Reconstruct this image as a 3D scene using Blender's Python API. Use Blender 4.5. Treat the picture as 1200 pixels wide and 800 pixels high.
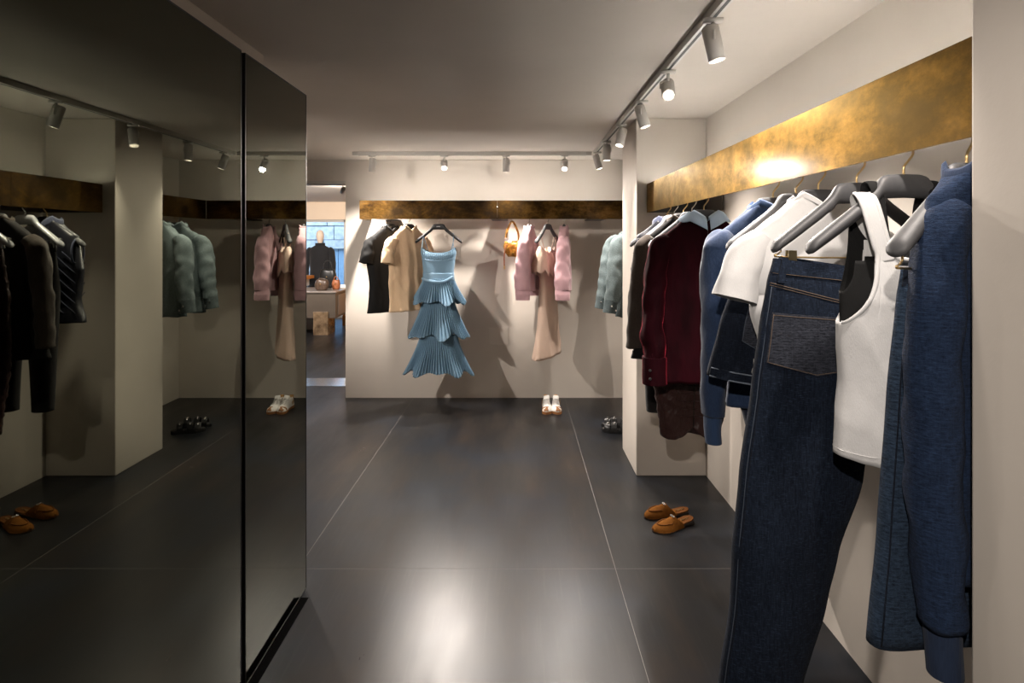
import bpy, math, random
from mathutils import Vector, Matrix, noise as mnoise
PI = math.pi
D = bpy.data
for o in list(D.objects): D.objects.remove(o)
S = bpy.context.scene
C = S.collection

# ------------------------------------------------------------------ camera, world, exposure
cam_d = D.cameras.new('camera'); cam = D.objects.new('camera', cam_d); C.objects.link(cam)
cam.location = (0, 0, 1.6); cam.rotation_euler = (PI/2, 0, 0)
cam_d.sensor_width = 36; cam_d.lens = 670/1200*36
cam_d.shift_x = -8/1200; cam_d.shift_y = -116/1200
cam_d.clip_start = 0.02
S.camera = cam
W = D.worlds.new('world'); S.world = W; W.use_nodes = True
W.node_tree.nodes['Background'].inputs[0].default_value = (0.62, 0.80, 1.0, 1)
W.node_tree.nodes['Background'].inputs[1].default_value = 5.0
S.view_settings.view_transform = 'Standard'; S.view_settings.look = 'None'
S.view_settings.exposure = 0.95; S.view_settings.gamma = 1; S.view_settings.use_curve_mapping = False
LAMP_W = 60.0          # power of a track spot
LED = 30.0              # glow of the strips hidden in the brass rails
LAMP_COL = (1.0, 0.90, 0.815)

# ------------------------------------------------------------------ materials
def nodes(name):
    m = D.materials.new(name); m.use_nodes = True
    nt = m.node_tree; b = nt.nodes['Principled BSDF']
    return m, nt, b
def setc(b, col, rough, metal=0.0, spec=0.5):
    b.inputs['Base Color'].default_value = (*col, 1); b.inputs['Roughness'].default_value = rough
    b.inputs['Metallic'].default_value = metal; b.inputs['Specular IOR Level'].default_value = spec
def noise(nt, scale, detail=4, rough=.55, vec=None, stretch=None):
    n = nt.nodes.new('ShaderNodeTexNoise'); n.inputs['Scale'].default_value = scale
    n.inputs['Detail'].default_value = detail; n.inputs['Roughness'].default_value = rough
    tc = nt.nodes.new('ShaderNodeTexCoord'); mp = nt.nodes.new('ShaderNodeMapping')
    if stretch: mp.inputs['Scale'].default_value = stretch
    nt.links.new(tc.outputs['Object'], mp.inputs[0]); nt.links.new(mp.outputs[0], n.inputs['Vector'])
    return n
def ramp(nt, fac, stops):
    r = nt.nodes.new('ShaderNodeValToRGB'); e = r.color_ramp.elements
    e[0].position, e[0].color = stops[0][0], (*stops[0][1], 1)
    e[1].position, e[1].color = stops[-1][0], (*stops[-1][1], 1)
    for p, c in stops[1:-1]:
        x = e.new(p); x.color = (*c, 1)
    nt.links.new(fac, r.inputs[0]); return r
def mixc(nt, a, b, fac, mode='MIX'):
    m = nt.nodes.new('ShaderNodeMix'); m.data_type = 'RGBA'; m.blend_type = mode
    for s, v in ((m.inputs[6], a), (m.inputs[7], b)):
        if isinstance(v, tuple): s.default_value = (*v, 1)
        else: nt.links.new(v, s)
    if isinstance(fac, (int, float)): m.inputs[0].default_value = fac
    else: nt.links.new(fac, m.inputs[0])
    return m.outputs[2]
def bump(nt, b, h, strength=.2, dist=.01):
    n = nt.nodes.new('ShaderNodeBump'); n.inputs['Strength'].default_value = strength
    n.inputs['Distance'].default_value = dist
    nt.links.new(h, n.inputs['Height']); nt.links.new(n.outputs[0], b.inputs['Normal'])
def plain(name, col, rough=.5, metal=0.0, spec=.5):
    m, nt, b = nodes(name); setc(b, col, rough, metal, spec); return m
def mottled(name, c1, c2, rough, scale, metal=0.0, bs=.1, bd=.005, stretch=None, spec=.5):
    m, nt, b = nodes(name); setc(b, c1, rough, metal, spec)
    n = noise(nt, scale, 6, .6, stretch=stretch)
    r = ramp(nt, n.outputs[0], [(.3, c1), (.7, c2)])
    nt.links.new(r.outputs[0], b.inputs['Base Color'])
    if bs: bump(nt, b, n.outputs[0], bs, bd)
    return m
def fabric(name, c1, c2=None, rough=.85, weave=500, bs=.25, sheen=0.15, stretch=(1, 1, .35), wr=7, wrd=.012):
    c2 = c2 or tuple(min(1, x*1.25) for x in c1)
    m, nt, b = nodes(name); setc(b, c1, rough, 0, .3)
    b.inputs['Sheen Weight'].default_value = sheen
    n = noise(nt, weave, 3, .6, stretch=stretch); n2 = noise(nt, 4, 3)
    r = ramp(nt, n.outputs[0], [(.25, c1), (.75, c2)])
    col = mixc(nt, r.outputs[0], tuple(x*.8 for x in c1), n2.outputs[0])
    nt.links.new(col, b.inputs['Base Color'])
    n3 = noise(nt, wr, 3, .5, stretch=(1, 1, .55))
    a = nt.nodes.new('ShaderNodeMath'); a.operation = 'MULTIPLY'; a.inputs[1].default_value = .07
    nt.links.new(n.outputs[0], a.inputs[0])
    s = nt.nodes.new('ShaderNodeMath'); s.operation = 'ADD'
    nt.links.new(a.outputs[0], s.inputs[0]); nt.links.new(n3.outputs[0], s.inputs[1])
    bump(nt, b, s.outputs[0], bs, wrd*3)
    return m
def denim(name, c1, c2, patt=0.0):
    m, nt, b = nodes(name); setc(b, c1, .9, 0, .12); b.inputs['Sheen Weight'].default_value = .02
    n = noise(nt, 260, 4, .7, stretch=(1, 1, .16)); n2 = noise(nt, 9, 5, .6, stretch=(1, 1, .3))
    n4 = noise(nt, 420, 2, .6, stretch=(.2, .2, 1))
    r = ramp(nt, n.outputs[0], [(.3, c1), (.68, c2)])
    col = mixc(nt, r.outputs[0], tuple(x*.62 for x in c1), n2.outputs[0])
    col = mixc(nt, col, tuple(x*1.9 for x in c2), ramp(nt, n4.outputs[0], [(.55, (0, 0, 0)), (.75, (.45, .45, .45))]).outputs[0])
    h = n.outputs[0]
    if patt:
        # woven key pattern: short horizontal floats broken by vertical steps
        tc = nt.nodes.new('ShaderNodeTexCoord'); mp = nt.nodes.new('ShaderNodeMapping'); mp.inputs['Rotation'].default_value = (PI/2, 0, 0)
        nt.links.new(tc.outputs['Object'], mp.inputs[0])
        br = nt.nodes.new('ShaderNodeTexBrick'); nt.links.new(mp.outputs[0], br.inputs['Vector'])
        br.inputs['Scale'].default_value = 1; br.offset = .5; br.offset_frequency = 3; br.squash = .5; br.squash_frequency = 2
        br.inputs['Mortar Size'].default_value = .0016; br.inputs['Mortar Smooth'].default_value = .6; br.inputs['Brick Width'].default_value = .024; br.inputs['Row Height'].default_value = .0075
        br.inputs['Color1'].default_value = (0, 0, 0, 1); br.inputs['Color2'].default_value = (.35, .35, .35, 1); br.inputs['Mortar'].default_value = (.8, .8, .8, 1)
        n5 = noise(nt, 150, 4, .75, stretch=(.5, .5, 1.6)); n6 = noise(nt, 30, 3, .6)
        f = mixc(nt, br.outputs[0], ramp(nt, n5.outputs[0], [(.38, (0, 0, 0)), (.66, (1, 1, 1))]).outputs[0], .72)
        mm = nt.nodes.new('ShaderNodeMath'); mm.operation = 'MULTIPLY'; mm.inputs[1].default_value = patt
        nt.links.new(f, mm.inputs[0])
        col = mixc(nt, col, tuple(x*1.7 for x in c2), mm.outputs[0]); h = f
    nt.links.new(col, b.inputs['Base Color']); bump(nt, b, h, .35, .006)
    return m

M = {}
def plaster(name, c1, c2, bs=.05):
    m, nt, b = nodes(name); setc(b, c1, .72, 0, .25)
    n = noise(nt, 1.3, 5, .55); n2 = noise(nt, 22, 6, .65)
    r = ramp(nt, n.outputs[0], [(.3, c1), (.7, c2)]); nt.links.new(r.outputs[0], b.inputs['Base Color'])
    h = mixc(nt, n2.outputs[0], n.outputs[0], .4); bump(nt, b, h, bs, .02); return m
M['plaster'] = plaster('warm grey plaster', (.53, .48, .425), (.60, .55, .49))
M['ceiling'] = plaster('ceiling plaster', (.52, .475, .425), (.58, .53, .475), .06)
M['peach'] = plaster('peach plaster', (.72, .58, .44), (.76, .62, .48), .04)

def steel_floor():
    m, nt, b = nodes('blackened steel plate'); setc(b, (.06, .06, .06), .30, .0, .32)
    n = noise(nt, 2.2, 6, .6, stretch=(1.6, .35, 1)); n2 = noise(nt, 1.1, 4, .6); n3 = noise(nt, 60, 4, .6, stretch=(1, .04, 1))
    r = ramp(nt, n.outputs[0], [(.30, (.005, .0055, .0065)), (.5, (.012, .0115, .0115)), (.70, (.030, .023, .019))])
    c = mixc(nt, r.outputs[0], (.009, .013, .020), ramp(nt, n2.outputs[0], [(.45, (0, 0, 0)), (.62, (.8, .8, .8))]).outputs[0])
    c = mixc(nt, c, (.05, .046, .043), ramp(nt, n3.outputs[0], [(.55, (0, 0, 0)), (.85, (.35, .35, .35))]).outputs[0])
    nt.links.new(c, b.inputs['Base Color'])
    rr = ramp(nt, n.outputs[0], [(.3, (.39, .39, .39)), (.7, (.27, .27, .27))]); nt.links.new(rr.outputs[0], b.inputs['Roughness'])
    b.inputs['Metallic'].default_value = .08
    bump(nt, b, n3.outputs[0], .05, .003); return m
M['steel'] = steel_floor()
M['joint'] = plain('pale floor joint', (.15, .14, .13), .6)
def brass():
    m, nt, b = nodes('patinated brass'); setc(b, (.5, .33, .12), .33, 1.0); b.inputs['Specular Tint'].default_value = (.82, .71, .54, 1); b.inputs['Coat Weight'].default_value = .10; b.inputs['Coat Roughness'].default_value = .16
    n = noise(nt, 4.5, 8, .72, stretch=(1, .6, 1.5)); n2 = noise(nt, 2.1, 7, .68, stretch=(1, 1, 1.6)); n3 = noise(nt, 26, 6, .7)
    r = ramp(nt, n.outputs[0], [(.34, (.012, .007, .004)), (.45, (.050, .026, .007)), (.54, (.105, .056, .014)), (.64, (.165, .094, .028)), (.74, (.075, .045, .020))])
    c = mixc(nt, r.outputs[0], (.026, .017, .011), ramp(nt, n2.outputs[0], [(.43, (0, 0, 0)), (.58, (.85, .85, .85))]).outputs[0])
    c = mixc(nt, c, (.06, .04, .025), ramp(nt, n3.outputs[0], [(.54, (0, 0, 0)), (.72, (.3, .3, .3))]).outputs[0])
    nt.links.new(c, b.inputs['Base Color'])
    rr = ramp(nt, n.outputs[0], [(.35, (.48, .48, .48)), (.65, (.34, .34, .34))]); nt.links.new(rr.outputs[0], b.inputs['Roughness'])
    bump(nt, b, n3.outputs[0], .025, .003); return m
M['brass'] = brass()
M['mirror'] = plain('smoked mirror', (.165, .17, .135), .012, 1.0)
M['black'] = plain('matt black', (.008, .008, .008), .6)
M['channel'] = plain('dark recessed channel', (.004, .004, .004), .95, 0, 0)
M['black_edge'] = plain('black metal edge', (.012, .012, .012), .4)
M['lamp'] = plain('lamp grey paint', (.45, .43, .40), .45)
M['track'] = plain('track white paint', (.52, .50, .47), .4)
M['slot'] = plain('track slot', (.03, .03, .03), .5)
m, nt, b = nodes('lamp lens'); setc(b, (1, 1, 1), .3); b.inputs['Emission Color'].default_value = (1, .93, .84, 1); b.inputs['Emission Strength'].default_value = 45
M['lens'] = m
m, nt, b = nodes('warm led strip'); setc(b, (1, 1, 1), .5); b.inputs['Emission Color'].default_value = (1, .95, .88, 1); b.inputs['Emission Strength'].default_value = LED
M['led'] = m
M['hanger_grey'] = mottled('charcoal rubber hanger', (.048, .048, .052), (.058, .058, .060), .55, 60, bs=.03)
M['hanger_black'] = plain('black hanger', (.012, .012, .013), .4)
M['gold'] = plain('brushed gold metal', (.70, .50, .24), .3, 1)
M['bronze_clip'] = plain('dark brass clip', (.25, .20, .11), .35, 1)
M['chrome'] = plain('pale metal', (.75, .74, .72), .25, 1)
M['clear'] = plain('pale grey plastic', (.42, .43, .45), .25)
M['white_knit'] = fabric('white cotton jersey', (.64, .635, .63), (.70, .695, .69), .9, 420, .3, .1)
M['black_cotton'] = fabric('black cotton', (.006, .006, .006), (.010, .010, .010), .9, 420, .3, .0)
M['beige_cotton'] = fabric('apricot cotton', (.74, .53, .33), (.80, .59, .39), .85, 420, .3, .1)
M['beige_inner'] = fabric('apricot shaded cotton', (.70, .50, .30))
M['blue_satin'] = fabric('blue pleated satin', (.165, .29, .405), (.215, .35, .47), .42, 300, .15, .1)
M['pink_knit'] = fabric('dusty pink knit', (.55, .33, .36), (.64, .41, .44), .95, 260, .35, .25)
M['cream_silk'] = fabric('blush silk', (.76, .56, .44), (.80, .61, .50), .45, 200, .2, .1)
M['mauve_silk'] = fabric('mauve silk', (.50, .34, .29), (.56, .40, .34), .5, 200, .2, .1)
M['green_denim'] = denim('washed green denim', (.115, .15, .155), (.205, .25, .255))
M['green_cuff'] = denim('dark washed green denim', (.075, .10, .105), (.14, .17, .175))
def velvet(name, c1, c2):
    m, nt, b = nodes(name); setc(b, c1, .8, 0, .1)
    b.inputs['Sheen Weight'].default_value = .5; b.inputs['Sheen Roughness'].default_value = .25; b.inputs['Sheen Tint'].default_value = (.9, .06, .11, 1)
    n = noise(nt, 14, 5, .6, stretch=(1, 1, .25)); r = ramp(nt, n.outputs[0], [(.3, c1), (.75, c2)])
    nt.links.new(r.outputs[0], b.inputs['Base Color']); bump(nt, b, n.outputs[0], .35, .02); return m
M['velvet'] = velvet('burgundy velvet', (.012, .001, .0025), (.034, .002, .006))
M['pale_blue'] = fabric('pale blue poplin', (.52, .69, .88), (.60, .75, .92), .8, 400, .15)
M['brown_satin'] = fabric('dark brown satin', (.045, .020, .017), (.075, .034, .030), .38, 120, .5, .05, wr=16, wrd=.02)
M['tweed'] = fabric('brown wool', (.060, .046, .036), (.11, .085, .068), .95, 240, .4)
M['black_wool'] = fabric('black wool', (.010, .009, .009), (.018, .016, .016), .95, 240, .3)
def quilt():
    m, nt, b = nodes('quilted navy nylon'); setc(b, (.012, .013, .02), .42)
    n = noise(nt, 26, 3, .6); bump(nt, b, n.outputs[0], .2, .01); return m
M['quilt'] = quilt()
M['navy_trim'] = fabric('slate blue trim', (.07, .08, .13))
M['knit_blue'] = fabric('mid blue melange knit', (.013, .028, .070), (.036, .063, .130), .95, 190, .4, .15, stretch=(1, 1, .5))
M['knit_rib'] = fabric('blue rib knit', (.024, .050, .115), (.045, .085, .175), .95, 150, .5, .15, stretch=(2, 2, .1))
M['navy_rib'] = fabric('navy rib knit', (.012, .022, .050), (.024, .042, .088), .95, 150, .5, .05, stretch=(2, 2, .1))
M['knit_dark'] = fabric('dark navy knit', (.010, .015, .032), (.018, .026, .05), .95, 300, .3)
M['jeans'] = denim('raw indigo denim', (.003, .005, .011), (.020, .031, .055))
M['jeans_patt'] = denim('woven pattern denim', (.004, .005, .008), (.032, .035, .046), .95)
M['jeans_dark'] = denim('inky denim', (.004, .006, .012), (.015, .022, .037), .0)
M['denim_tex'] = denim('textured denim', (.004, .007, .015), (.022, .037, .062), .75)
M['stitch'] = plain('copper stitching', (.10, .070, .050), .8)
M['stitch_pale'] = plain('pale stitching', (.05, .065, .09), .85)
M['frayed'] = fabric('faded denim hem', (.12, .15, .20), (.24, .27, .31), .9, 200)
M['knit_jacket'] = denim('navy jacquard knit', (.005, .009, .022), (.017, .032, .070), .45)
M['suede'] = mottled('cognac suede', (.10, .036, .006), (.155, .058, .011), .9, 40, bs=.1, spec=.05)
M['suede_dark'] = mottled('dark cognac leather', (.095, .032, .006), (.13, .046, .010), .8, 40, bs=.1, spec=.1)
M['sole_dark'] = plain('dark sole', (.02, .012, .008), .5)
M['gum'] = mottled('tan gum suede', (.27, .11, .032), (.34, .15, .05), .65, 50, bs=.1)
M['white_leather'] = mottled('white leather', (.80, .78, .74), (.86, .84, .80), .5, 30, bs=.05)
M['laces'] = plain('off-white laces', (.70, .68, .66), .8)
M['star'] = plain('tan leather patch', (.50, .28, .10), .6)
M['black_leather'] = plain('black leather', (.010, .010, .010), .35)
M['gold_leather'] = mottled('crinkled gold leather', (.28, .11, .012), (.82, .44, .09), .22, 26, .9, .9, .05)
M['pale_scarf'] = fabric('pale silk scarf', (.72, .70, .70))
M['plate'] = plain('painted cover plate', (.57, .52, .46), .5)
M['stone'] = mottled('grey ashlar stone', (.17, .20, .23), (.30, .33, .355), .9, 9, bs=.5, bd=.03)
M['mortar'] = plain('stone joint', (.07, .085, .105), .9)
M['blue_paint'] = mottled('faded blue shutter', (.09, .17, .28), (.14, .23, .33), .7, 12)
M['asphalt'] = plain('pavement', (.3, .31, .33), .9)
m, nt, b = nodes('window glass'); setc(b, (1, 1, 1), 0); b.inputs['Transmission Weight'].default_value = 1; b.inputs['IOR'].default_value = 1.02
M['glass'] = m
M['skin_dummy'] = plain('pale mannequin finish', (.75, .62, .50), .5)
M['coat'] = fabric('black coat wool', (.012, .012, .014), (.022, .022, .025))
M['counter'] = mottled('taupe lacquer', (.075, .060, .048), (.095, .076, .06), .4, 3, bs=0)
M['marble'] = mottled('brown marble', (.06, .038, .022), (.26, .18, .11), .25, 9, bs=0)
M['counter_top'] = plain('counter top taupe', (.20, .17, .15), .3)
M['orange_wood'] = plain('amber lacquer shelf', (.55, .20, .03), .4)
M['cream_panel'] = plain('cream lacquer', (.72, .66, .64), .4)
M['threshold'] = plain('polished steel threshold', (.75, .77, .80), .16, .9)
M['bag_brown'] = mottled('brown crinkled leather', (.05, .03, .02), (.10, .065, .045), .35, 30, bs=.3)
M['bag_red'] = mottled('russet leather', (.25, .08, .03), (.35, .12, .05), .4, 30, bs=.2)
M['white_card'] = plain('white card', (.8, .8, .8), .6)

# ------------------------------------------------------------------ object helpers
def link(name, me, parent=None, mat=None):
    o = D.objects.new(name, me); C.objects.link(o)
    if parent: o.parent = parent
    if mat and me: me.materials.append(mat)
    return o
def mesh(name, v, f, mat, parent=None, smooth=True):
    me = D.meshes.new(name); me.from_pydata([tuple(p) for p in v], [], f); me.update()
    if smooth:
        for p in me.polygons: p.use_smooth = True
    return link(name, me, parent, mat)
def struct(o):
    o['kind'] = 'structure'; return o
def tag(o, label, cat, group=None):
    o['label'] = label; o['category'] = cat
    if group: o['group'] = group
    return o
def thing(name, label, cat, loc=(0, 0, 0), rz=0.0, group=None):
    o = link(name, None); o.location = loc; o.rotation_euler = (0, 0, rz); o.empty_display_size = .05
    return tag(o, label, cat, group)
def copy_tree(o, parent=None):
    c = o.copy(); C.objects.link(c)
    if parent: c.parent = parent
    for ch in list(o.children): copy_tree(ch, c)
    return c
class MB:
    def __init__(s): s.v = []; s.f = []
    def add(s, v, f):
        n = len(s.v); s.v += [tuple(p) for p in v]; s.f += [tuple(i+n for i in q) for q in f]; return s
    def box(s, a, b):
        (x0, y0, z0), (x1, y1, z1) = a, b
        return s.add([(x0, y0, z0), (x1, y0, z0), (x1, y1, z0), (x0, y1, z0), (x0, y0, z1), (x1, y0, z1), (x1, y1, z1), (x0, y1, z1)],
                     [(0, 3, 2, 1), (4, 5, 6, 7), (0, 1, 5, 4), (1, 2, 6, 5), (2, 3, 7, 6), (3, 0, 4, 7)])
    def rings(s, R, closed=True, cap0=False, cap1=False):
        n = len(R[0]); base = len(s.v); F = []
        for r in R: s.v += [tuple(p) for p in r]
        for i in range(len(R)-1):
            for j in range(n if closed else n-1):
                k = (j+1) % n
                F.append((base+i*n+j, base+i*n+k, base+(i+1)*n+k, base+(i+1)*n+j))
        if cap0: F.append(tuple(base+j for j in reversed(range(n))))
        if cap1: F.append(tuple(base+(len(R)-1)*n+j for j in range(n)))
        s.f += F; return s
    def tube(s, path, rad, n=8, up=(0, 1, 0), caps=True):
        P = [Vector(p) for p in path]; R = []
        for i, p in enumerate(P):
            t = (P[min(i+1, len(P)-1)] - P[max(i-1, 0)]).normalized()
            u = Vector(up); a = u.cross(t)
            if a.length < 1e-4: a = Vector((1, 0, 0)).cross(t)
            a.normalize(); b2 = t.cross(a)
            r = rad[i] if isinstance(rad, list) else rad
            ra, rb = r if isinstance(r, tuple) else (r, r)
            R.append([p + a*ra*math.cos(2*PI*k/n) + b2*rb*math.sin(2*PI*k/n) for k in range(n)])
        return s.rings(R, True, caps, caps)
    def ball(s, c, r, n=10, m=6):
        rx, ry, rz = r if isinstance(r, tuple) else (r, r, r); R = []
        for i in range(m+1):
            a = -PI/2 + PI*(i+.02)/(m+.04)
            R.append([(c[0]+rx*math.cos(a)*math.cos(2*PI*k/n), c[1]+ry*math.cos(a)*math.sin(2*PI*k/n), c[2]+rz*math.sin(a)) for k in range(n)])
        return s.rings(R, True, True, True)
    def obj(s, name, mat, parent=None, smooth=True): return mesh(name, s.v, s.f, mat, parent, smooth)
def box(name, a, b, mat, parent=None, bevel=0.0):
    o = MB().box(a, b).obj(name, mat, parent, False)
    if bevel:
        md = o.modifiers.new('bevel', 'BEVEL'); md.width = bevel; md.segments = 2
    return o
def lerp(a, b, t): return a + (b-a)*t
def interp(tab, x):
    if x <= tab[0][0]: return tab[0][1:]
    for a, b2 in zip(tab, tab[1:]):
        if x <= b2[0]:
            t = (x-a[0])/(b2[0]-a[0]); t2 = t*t*(3-2*t)*.35 + t*.65
            return tuple(lerp(p, q, t2) for p, q in zip(a[1:], b2[1:]))
    return tab[-1][1:]
def smooth_path(pts, k=4):
    P = [Vector(p) for p in pts]; out = []
    for i in range(len(P)-1):
        p0, p1, p2, p3 = P[max(i-1, 0)], P[i], P[i+1], P[min(i+2, len(P)-1)]
        for j in range(k):
            t = j/k
            out.append(.5*((2*p1)+(p2-p0)*t+(2*p0-5*p1+4*p2-p3)*t*t+(3*p1-p0-3*p2+p3)*t**3))
    out.append(P[-1]); return out

# ------------------------------------------------------------------ the setting
YB, CZ, XN, XR = 5.89, 2.45, 1.285, 1.54         # back wall, ceiling, niche wall, rear right wall
fl = struct(box('floor', (-7, -2.4, -.08), (2.2, 12.1, -.0004), M['joint']))
xs = [-7, -5.73, -4.18, -2.63, -1.085, .474, 2.2]; ys = [-2.4, -.2, 2.806, 5.895, 9.0, 12.1]
for i in range(len(xs)-1):
    for j in range(len(ys)-1):
        box('floor_plate', (xs[i]+.0013, ys[j]+.0013, -.03), (xs[i+1]-.0013, ys[j+1]-.0013, 0), M['steel'], fl)
struct(box('ceiling', (-7, -2.4, CZ), (2.2, 12.3, CZ+.1), M['ceiling']))
w = MB().box((-1.785, YB, 0), (2.2, YB+.2, CZ)).box((-2.75, YB, 2.233), (-1.785, YB+.2, CZ)).box((-7, YB, 0), (-2.75, YB+.2, CZ))
wb = struct(w.obj('wall_back', M['plaster'], None, False))
struct(box('wall_right', (XN, 1.0, 0), (XN+.25, 4.44, CZ), M['plaster']))
struct(box('wall_right_rear', (XR, 4.44, 0), (XR+.2, YB, CZ), M['plaster']))
struct(box('wall_pier_far', (.805, 3.918, 0), (XN, 4.44, CZ), M['plaster'], None, .006))
struct(box('wall_pier_near', (.80, .25, 0), (2.2, 1.013, CZ), M['plaster'], None, .006))
struct(box('wall_right_front', (1.5, -2.4, 0), (1.7, .25, CZ), M['plaster']))
struct(box('wall_front', (-7, -2.6, 0), (2.2, -2.4, CZ), M['plaster']))
struct(box('wall_left_block', (-1.9, -2.4, 0), (-1.16, 2.60, CZ), M['plaster']))
struct(box('wall_left', (-3.75, 2.4, 0), (-3.55, YB, CZ), M['plaster']))
struct(box('wall_left_return', (-3.75, 2.4, 0), (-1.9, 2.6, CZ), M['plaster']))
# dark carcass that carries the mirror panels, and the guide channel in the floor before it
struct(box('trim_1', (-1.16, -1.4, .012), (-1.012, 2.60, 2.25), M['black']))
struct(box('trim_2', (-.985, -1.4, .0), (-.947, 2.575, .002), M['channel']))
for k, (y0, y1, lb) in enumerate(((-1.4, 2.019, 'wide smoked mirror panel filling the left foreground'), (2.047, 2.637, 'narrow smoked mirror panel at the far end of the mirror wall, next to the doorway'))):
    r = thing('mirror_panel', lb, 'mirror', (-.98, (y0+y1)/2, .008)); h = (y1-y0)/2
    box('glass', (-.012, -h+.004, .004), (0, h-.004, 2.266), M['mirror'], r)
    fr = MB().box((-.03, -h, 0), (.001, -h+.004, 2.27)).box((-.03, h-.004, 0), (.001, h, 2.27)).box((-.03, -h, 2.265), (.001, h, 2.271)).box((-.03, -h, 0), (.001, h, .004))
    fr.box((-.03, -h, 0), (-.0125, h, 2.27))
    fr.obj('edge_frame', M['black_edge'], r, False)
# cover plate on the back wall
r = thing('cover_plate', 'square painted cover plate set low on the back wall beside the blue dress', 'wall plate', (-.21, YB, .55))
box('plate', (-.10, -.006, 0), (.10, 0, .17), M['plate'], r, .002)
box('rim', (-.108, -.003, -.008), (.108, 0, .178), M['plaster'], r, .001)

# ------------------------------------------------------------------ brass rails
def rail(name, label, p0, p1, z0, z1, side, cut=None, ends=(1, 1)):
    """plate from p0 to p1 (xy), rod behind it on the side given"""
    a, b2 = Vector((*p0, 0)), Vector((*p1, 0)); L = (b2-a).length; d = (b2-a).normalized(); ang = math.atan2(d.y, d.x)
    r = thing(name, label, 'clothes rail', (a.x, a.y, 0), ang)
    cuts = [0]+(cut or [])+[L]
    for c0, c1 in zip(cuts, cuts[1:]):
        box('front_plate', (c0+.0008, 0, z0), (c1-.0008, side*.004, z1) if side > 0 else (c1-.0008, 0, z1), M['brass'], r) if side > 0 else \
            box('front_plate', (c0+.0008, -.004, z0), (c1-.0008, 0, z1), M['brass'], r)
    return r, L
# right rail, plate along +Y from the far pier to the near pier (local x runs towards the camera)
r, L = rail('brass_clothes_rail', 'long patinated brass rail on the right holding denim, white tops and burgundy velvet', (.87, 3.886), (.87, 1.02), 1.803, 1.996, 1, [.70])
box('end_plate', (.0, .004, 1.803), (.004, .41, 1.996), M['black_edge'], r)
box('wall_plate', (.0, .402, 1.803), (.31, .412, 1.996), M['counter'], r)
MB().tube([(.0, .030, 1.815), (L, .030, 1.815)], .006, 8, (0, 0, 1)).obj('rod', M['black_edge'], r)
box('led_strip', (.03, .08, 1.955), (L-.03, .095, 1.96), M['led'], r)
box('led_tray', (.02, .07, 1.935), (L-.02, .105, 1.955), M['black_edge'], r)
for xx in (.35, 1.5, 2.5): box('bracket', (xx, .004, 1.90), (xx+.03, .41, 1.92), M['black_edge'], r)
r, L = rail('brass_clothes_rail', 'straight dark brass rail across the back wall above the tees, dress and bag', (-1.52, 5.45), (1.02, 5.45), 1.823, 2.0, 1, [1.315])
MB().tube([(0, .030, 1.834), (L-.02, .030, 1.834)], .006, 8, (0, 0, 1)).obj('rod', M['black_edge'], r)
box('end_plate', (.0, .004, 1.823), (.004, .435, 2.0), M['brass'], r)
box('led_strip', (.06, .12, 1.945), (L-.03, .135, 1.95), M['led'], r)
box('led_tray', (.05, .11, 1.925), (L-.02, .145, 1.945), M['black_edge'], r)
for xx in (.15, 1.25, 2.2): box('bracket', (xx, .004, 1.823), (xx+.16, .437, 1.833), M['black_edge'], r)
r, L = rail('brass_clothes_rail', 'short brass rail hidden behind the far pier holding the green denim jackets', (1.02, 5.446), (1.02, 4.445), 1.823, 2.0, 1)
MB().tube([(.03, .030, 1.834), (L, .030, 1.834)], .006, 8, (0, 0, 1)).obj('rod', M['black_edge'], r)
for xx in (.4, .9): box('bracket', (xx, .004, 1.93), (xx+.03, .517, 1.95), M['black_edge'], r)

# ------------------------------------------------------------------ track lights
TZ = CZ-.0
def track(label, a, b2):
    a, b2 = Vector(a), Vector(b2); L = (b2-a).length; ang = math.atan2((b2-a).y, (b2-a).x)
    r = thing('light_track', label, 'light track', (a.x, a.y, TZ), ang)
    box('profile', (0, -.018, -.032), (L, .018, 0), M['track'], r)
    box('slot', (.02, -.006, -.0335), (L-.02, .006, -.03), M['slot'], r)
    box('end_cap', (-.02, -.019, -.034), (.03, .019, 0), M['lamp'], r)
    box('end_cap', (L-.03, -.019, -.034), (L+.02, .019, 0), M['lamp'], r)
track('white light track running along the ceiling above the right rail', (.71, 5.33), (.71, -1.8))
track('white light track running across the ceiling in front of the back wall', (-1.54, 5.37), (.66, 5.37))
track('unseen light track added behind the camera to carry the fill spotlight', (-.35, .2), (-.35, -1.8))  # added out of view, only to carry the fill spot
track('white light track on the ceiling of the side bay behind the mirrors', (-2.62, 5.6), (-2.62, 2.8))
lampN = 0
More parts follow.
